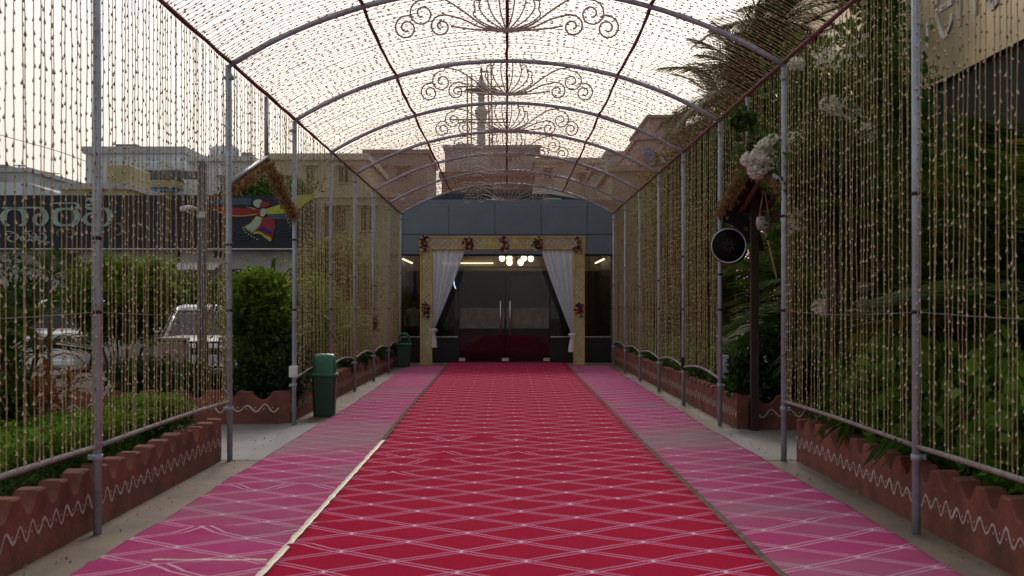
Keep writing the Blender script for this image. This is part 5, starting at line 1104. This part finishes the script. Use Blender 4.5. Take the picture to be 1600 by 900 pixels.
pal = [(4.3, 9.6, 1.3, 1.7, LF_PALM), (5.3, 11.6, 1.6, 2.0, LF_PALMY), (4.3, 12.6, 1.4, 1.8, LF_PALM), (5.9, 14.6, 1.3, 2.0, LF_PALM), (6.3, 18.2, 1.7, 2.2, LF_PALM), (4.6, 18.3, 1.1, 1.7, LF_PALM), (4.7, 19.4, .9, 1.5, LF_PALM), (5.2, 20.6, 2.0, 1.8, LF_PALMY), (5.4, 17.5, .8, 1.7, LF_PALM), (5.0, 24.5, 1.8, 1.6, LF_PALMY), (4.9, 29, 1.5, 1.5, LF_PALMY), (4.8, 12.9, 1.2, 1.7, LF_PALMY), (5.9, 13.0, 1.5, 1.9, LF_PALM), (5.6, 9.4, 1.1, 1.8, LF_PALMY), (6.6, 22, 1.9, 2.2, LF_PALM), (5.0, 8.6, 1.6, 1.8, LF_PALM), (6.0, 12.8, 1.5, 1.9, LF_PALMY), (7.0, 16.5, 1.9, 2.1, LF_PALM), (7.1, 19.8, 2.3, 2.0, LF_PALM), (5.8, 10.2, .8, 1.9, LF_PALM), (6.9, 24.5, 2.2, 2.2, LF_PALM)]
plab = {LF_PALM: ('dark green clump palm beyond the %s bay from the entrance, round sign\'s side', 'dark clump palms'), LF_PALMY: ('yellowing clump palm beyond the %s bay from the entrance, round sign\'s side', 'yellowing clump palms')}
for k, (x, y, h, L, m_) in enumerate(pal): palm('clump_palm', plab[m_][0] % bay(y), (x, y, .2), h, 11, L, m_, 200 + k, .04, plab[m_][1], 3, (5, 85))
# big date palms against the sky
for k, (px, py, D, nf, L, lab) in enumerate(((1180, 150, 32, 44, 2.3, 'tall feathery palm against the sky beside the brassy sign panel'), (1225, 35, 33, 34, 2.0, 'higher feathery palm overlapping the brassy sign panel'), (1135, 185, 35, 30, 1.7, 'smaller feathery palm by the stepped pinkish tower'))):
    x, y, z = P(px, py, D); palm('date_palm', lab, (x, y, 0), z, nf, L, LF_DATE, 300 + k, .13, None, 1, (-35, 85), .32, .75, 'palm', 46, .020)
# white bougainvillea
def bougain(label, centre_px, D, base, branches, seed):
    rng = np.random.default_rng(seed); t = thing('bougainvillea', label, 'flowering shrub', base)
    o0 = np.array(base); LV = []; 
    for (pts, lw, fl) in branches:
        q = cr([P(a, c, d) for a, c, d in pts], 6); b = MB(); b.tube(q, [max(.004, .014 * (1 - k / len(q))) for k in range(len(q))], 5); b.build('branch', BARK, t)
        A = np.array(q); n_ = int(lw * len(A) * 4.5); i = rng.integers(0, len(A), n_); LV.append(A[i] + rng.normal(size=(n_, 3)) * np.array([.15, .2, .16]) * (fl or 1))
    C = np.concatenate(LV); V, Q = leaf_quads(C, .085, rng, .4, .7); link('foliage', np_mesh('foliage', V - o0, Q, LF_MID), t)
    return t, rng
def blossoms(t, rng, spots):
    for (px, py, D, r, n_) in spots:
        n_ = max(n_, 230)
        D -= .45; r *= 1.15; c = np.array(P(px, py, D)); d = rng.normal(size=(n_, 3)); d /= np.linalg.norm(d, axis=1)[:, None]
        C = c + d * np.array([r, r * .8, r * .75]) * (rng.random(n_) ** .4)[:, None]; V, Q = leaf_quads(C, .042, rng, .3, .85)
        link('blossom_cluster', np_mesh('blossom_cluster', V - np.array(t.location), Q, PETAL), t)
bz = [([(1330, 560, 15.2), (1290, 420, 15), (1250, 300, 14.8), (1200, 240, 14.6), (1165, 245, 14.6)], 7, .6), ([(1330, 560, 15.2), (1330, 380, 15), (1300, 240, 15), (1260, 130, 15), (1230, 100, 15)], 14, 0), ([(1330, 560, 15.2), (1400, 400, 14), (1425, 250, 13), (1420, 190, 12.8), (1395, 110, 12.6), (1375, 30, 12.5), (1368, -40, 12.5)], 16, 0), ([(1330, 560, 15.2), (1360, 300, 14.5), (1350, 180, 14.5), (1310, 90, 14.5)], 14, 0), ([(1420, 190, 12.8), (1380, 140, 13), (1330, 100, 13.4)], 10, 0), ([(1290, 420, 15), (1250, 350, 14.8), (1235, 380, 14.6)], 10, 0), ([(1330, 560, 15.2), (1300, 380, 13.9), (1275, 300, 13.7), (1240, 262, 13.6)], 22, 0), ([(1330, 560, 15.2), (1340, 400, 13.8), (1345, 330, 13.7), (1310, 255, 13.6), (1270, 240, 13.7)], 22, 0), ([(1220, 210, 15.4), (1190, 195, 15.0), (1160, 190, 14.8), (1150, 185, 14.8)], 5, .32)]
t, rng = bougain('bougainvillea with white blossom clusters climbing over the side gateway', None, 15, P(1330, 600, 15.2)[:2] + (.2,), bz, 400)
blossoms(t, rng, [(1172, 250, 14.55, .09, 260), (1183, 268, 14.5, .08, 220), (1195, 232, 14.55, .10, 300), (1212, 224, 14.6, .11, 300), (1190, 250, 14.5, .07, 150), (1205, 258, 14.5, .07, 150), (1238, 222, 14.7, .12, 200), (1252, 230, 14.8, .08, 120), (1275, 235, 14.8, .07, 100), (1290, 232, 14.8, .07, 100), (1250, 345, 14.7, .16, 260), (1268, 350, 14.8, .10, 120), (1295, 92, 14.8, .14, 220), (1320, 98, 14.6, .14, 220), (1345, 85, 14.4, .12, 180), (1375, 85, 13.8, .10, 140), (1300, 165, 14.8, .12, 160), (1325, 170, 14.8, .14, 200), (1355, 205, 14.4, .10, 140), (1320, 410, 14.6, .11, 140), (1335, 405, 14.6, .09, 120), (1370, 412, 14.4, .08, 90), (1348, 448, 14.4, .06, 70), (1350, 475, 14.4, .06, 70), (1335, 492, 14.4, .07, 80), (1290, 480, 14.6, .12, 120), (1300, 460, 14.6, .10, 90), (1245, 100, 15, .08, 100)])
# background trees, yard
for k, (px, py, D, rx, rz_, lab) in enumerate(((420, 308, 46, 1.4, .7, 'small green tree showing over the sign board'), (262, 470, 33, 1.6, .7, 'green shrub mass behind the white low car'), (-20, 470, 34, 1.8, 1.1, 'green tree at the end of the sign board yard'), (1085, 330, 34, 1.3, 1.6, 'olive tree behind the round sign'), (1185, 245, 29, 1.0, 1.2, 'mid-green tree filling the gap above the side gate roof'), (1120, 265, 33, 1.1, 1.2, 'dull green tree between the round sign and the stepped tower'), (1260, 235, 27, 1.1, 1.2, 'dark tree below the far end of the brassy panel'), (1048, 440, 36.3, .75, 1.2, 'olive shrub by the beige annexe'), (528, 440, 36.3, 1.1, 1.0, 'pale green shrub by the beige annexe on the bins\' side'))):
    x, y, z = P(px, py, D); bush('yard_tree', lab, 'tree', (x, y, z), (rx, rx * .8, rz_), 0, 5500, .16, (LF_MID, LF_MID, LF_DARK, LF_YEL, LF_MID, LF_MID, LF_DARK, LF_YEL, LF_YEL)[k], 500 + k, 40, False, None, 5)

# ------------------------------------------------------------------ litter: fallen buds and leaves along the carpet edges
rng = np.random.default_rng(77); n_ = 420
xs_ = np.concatenate([rng.normal(-2.56, .09, n_ // 2), rng.normal(2.60, .08, n_ - n_ // 2)]); ys_ = rng.uniform(4, 34, n_)
C = np.stack([xs_, ys_, np.full(n_, .014)], 1); V, Q = leaf_quads(C, .03, rng, 6, .5); V[:, 2] = np.clip(V[:, 2], .004, .03)
o = link('fallen_leaves', np_mesh('fallen_leaves', V, Q, DRY)); o['kind'] = 'stuff'; tag(o, 'dry fallen buds and leaf bits scattered along the concrete edges', 'leaf litter')
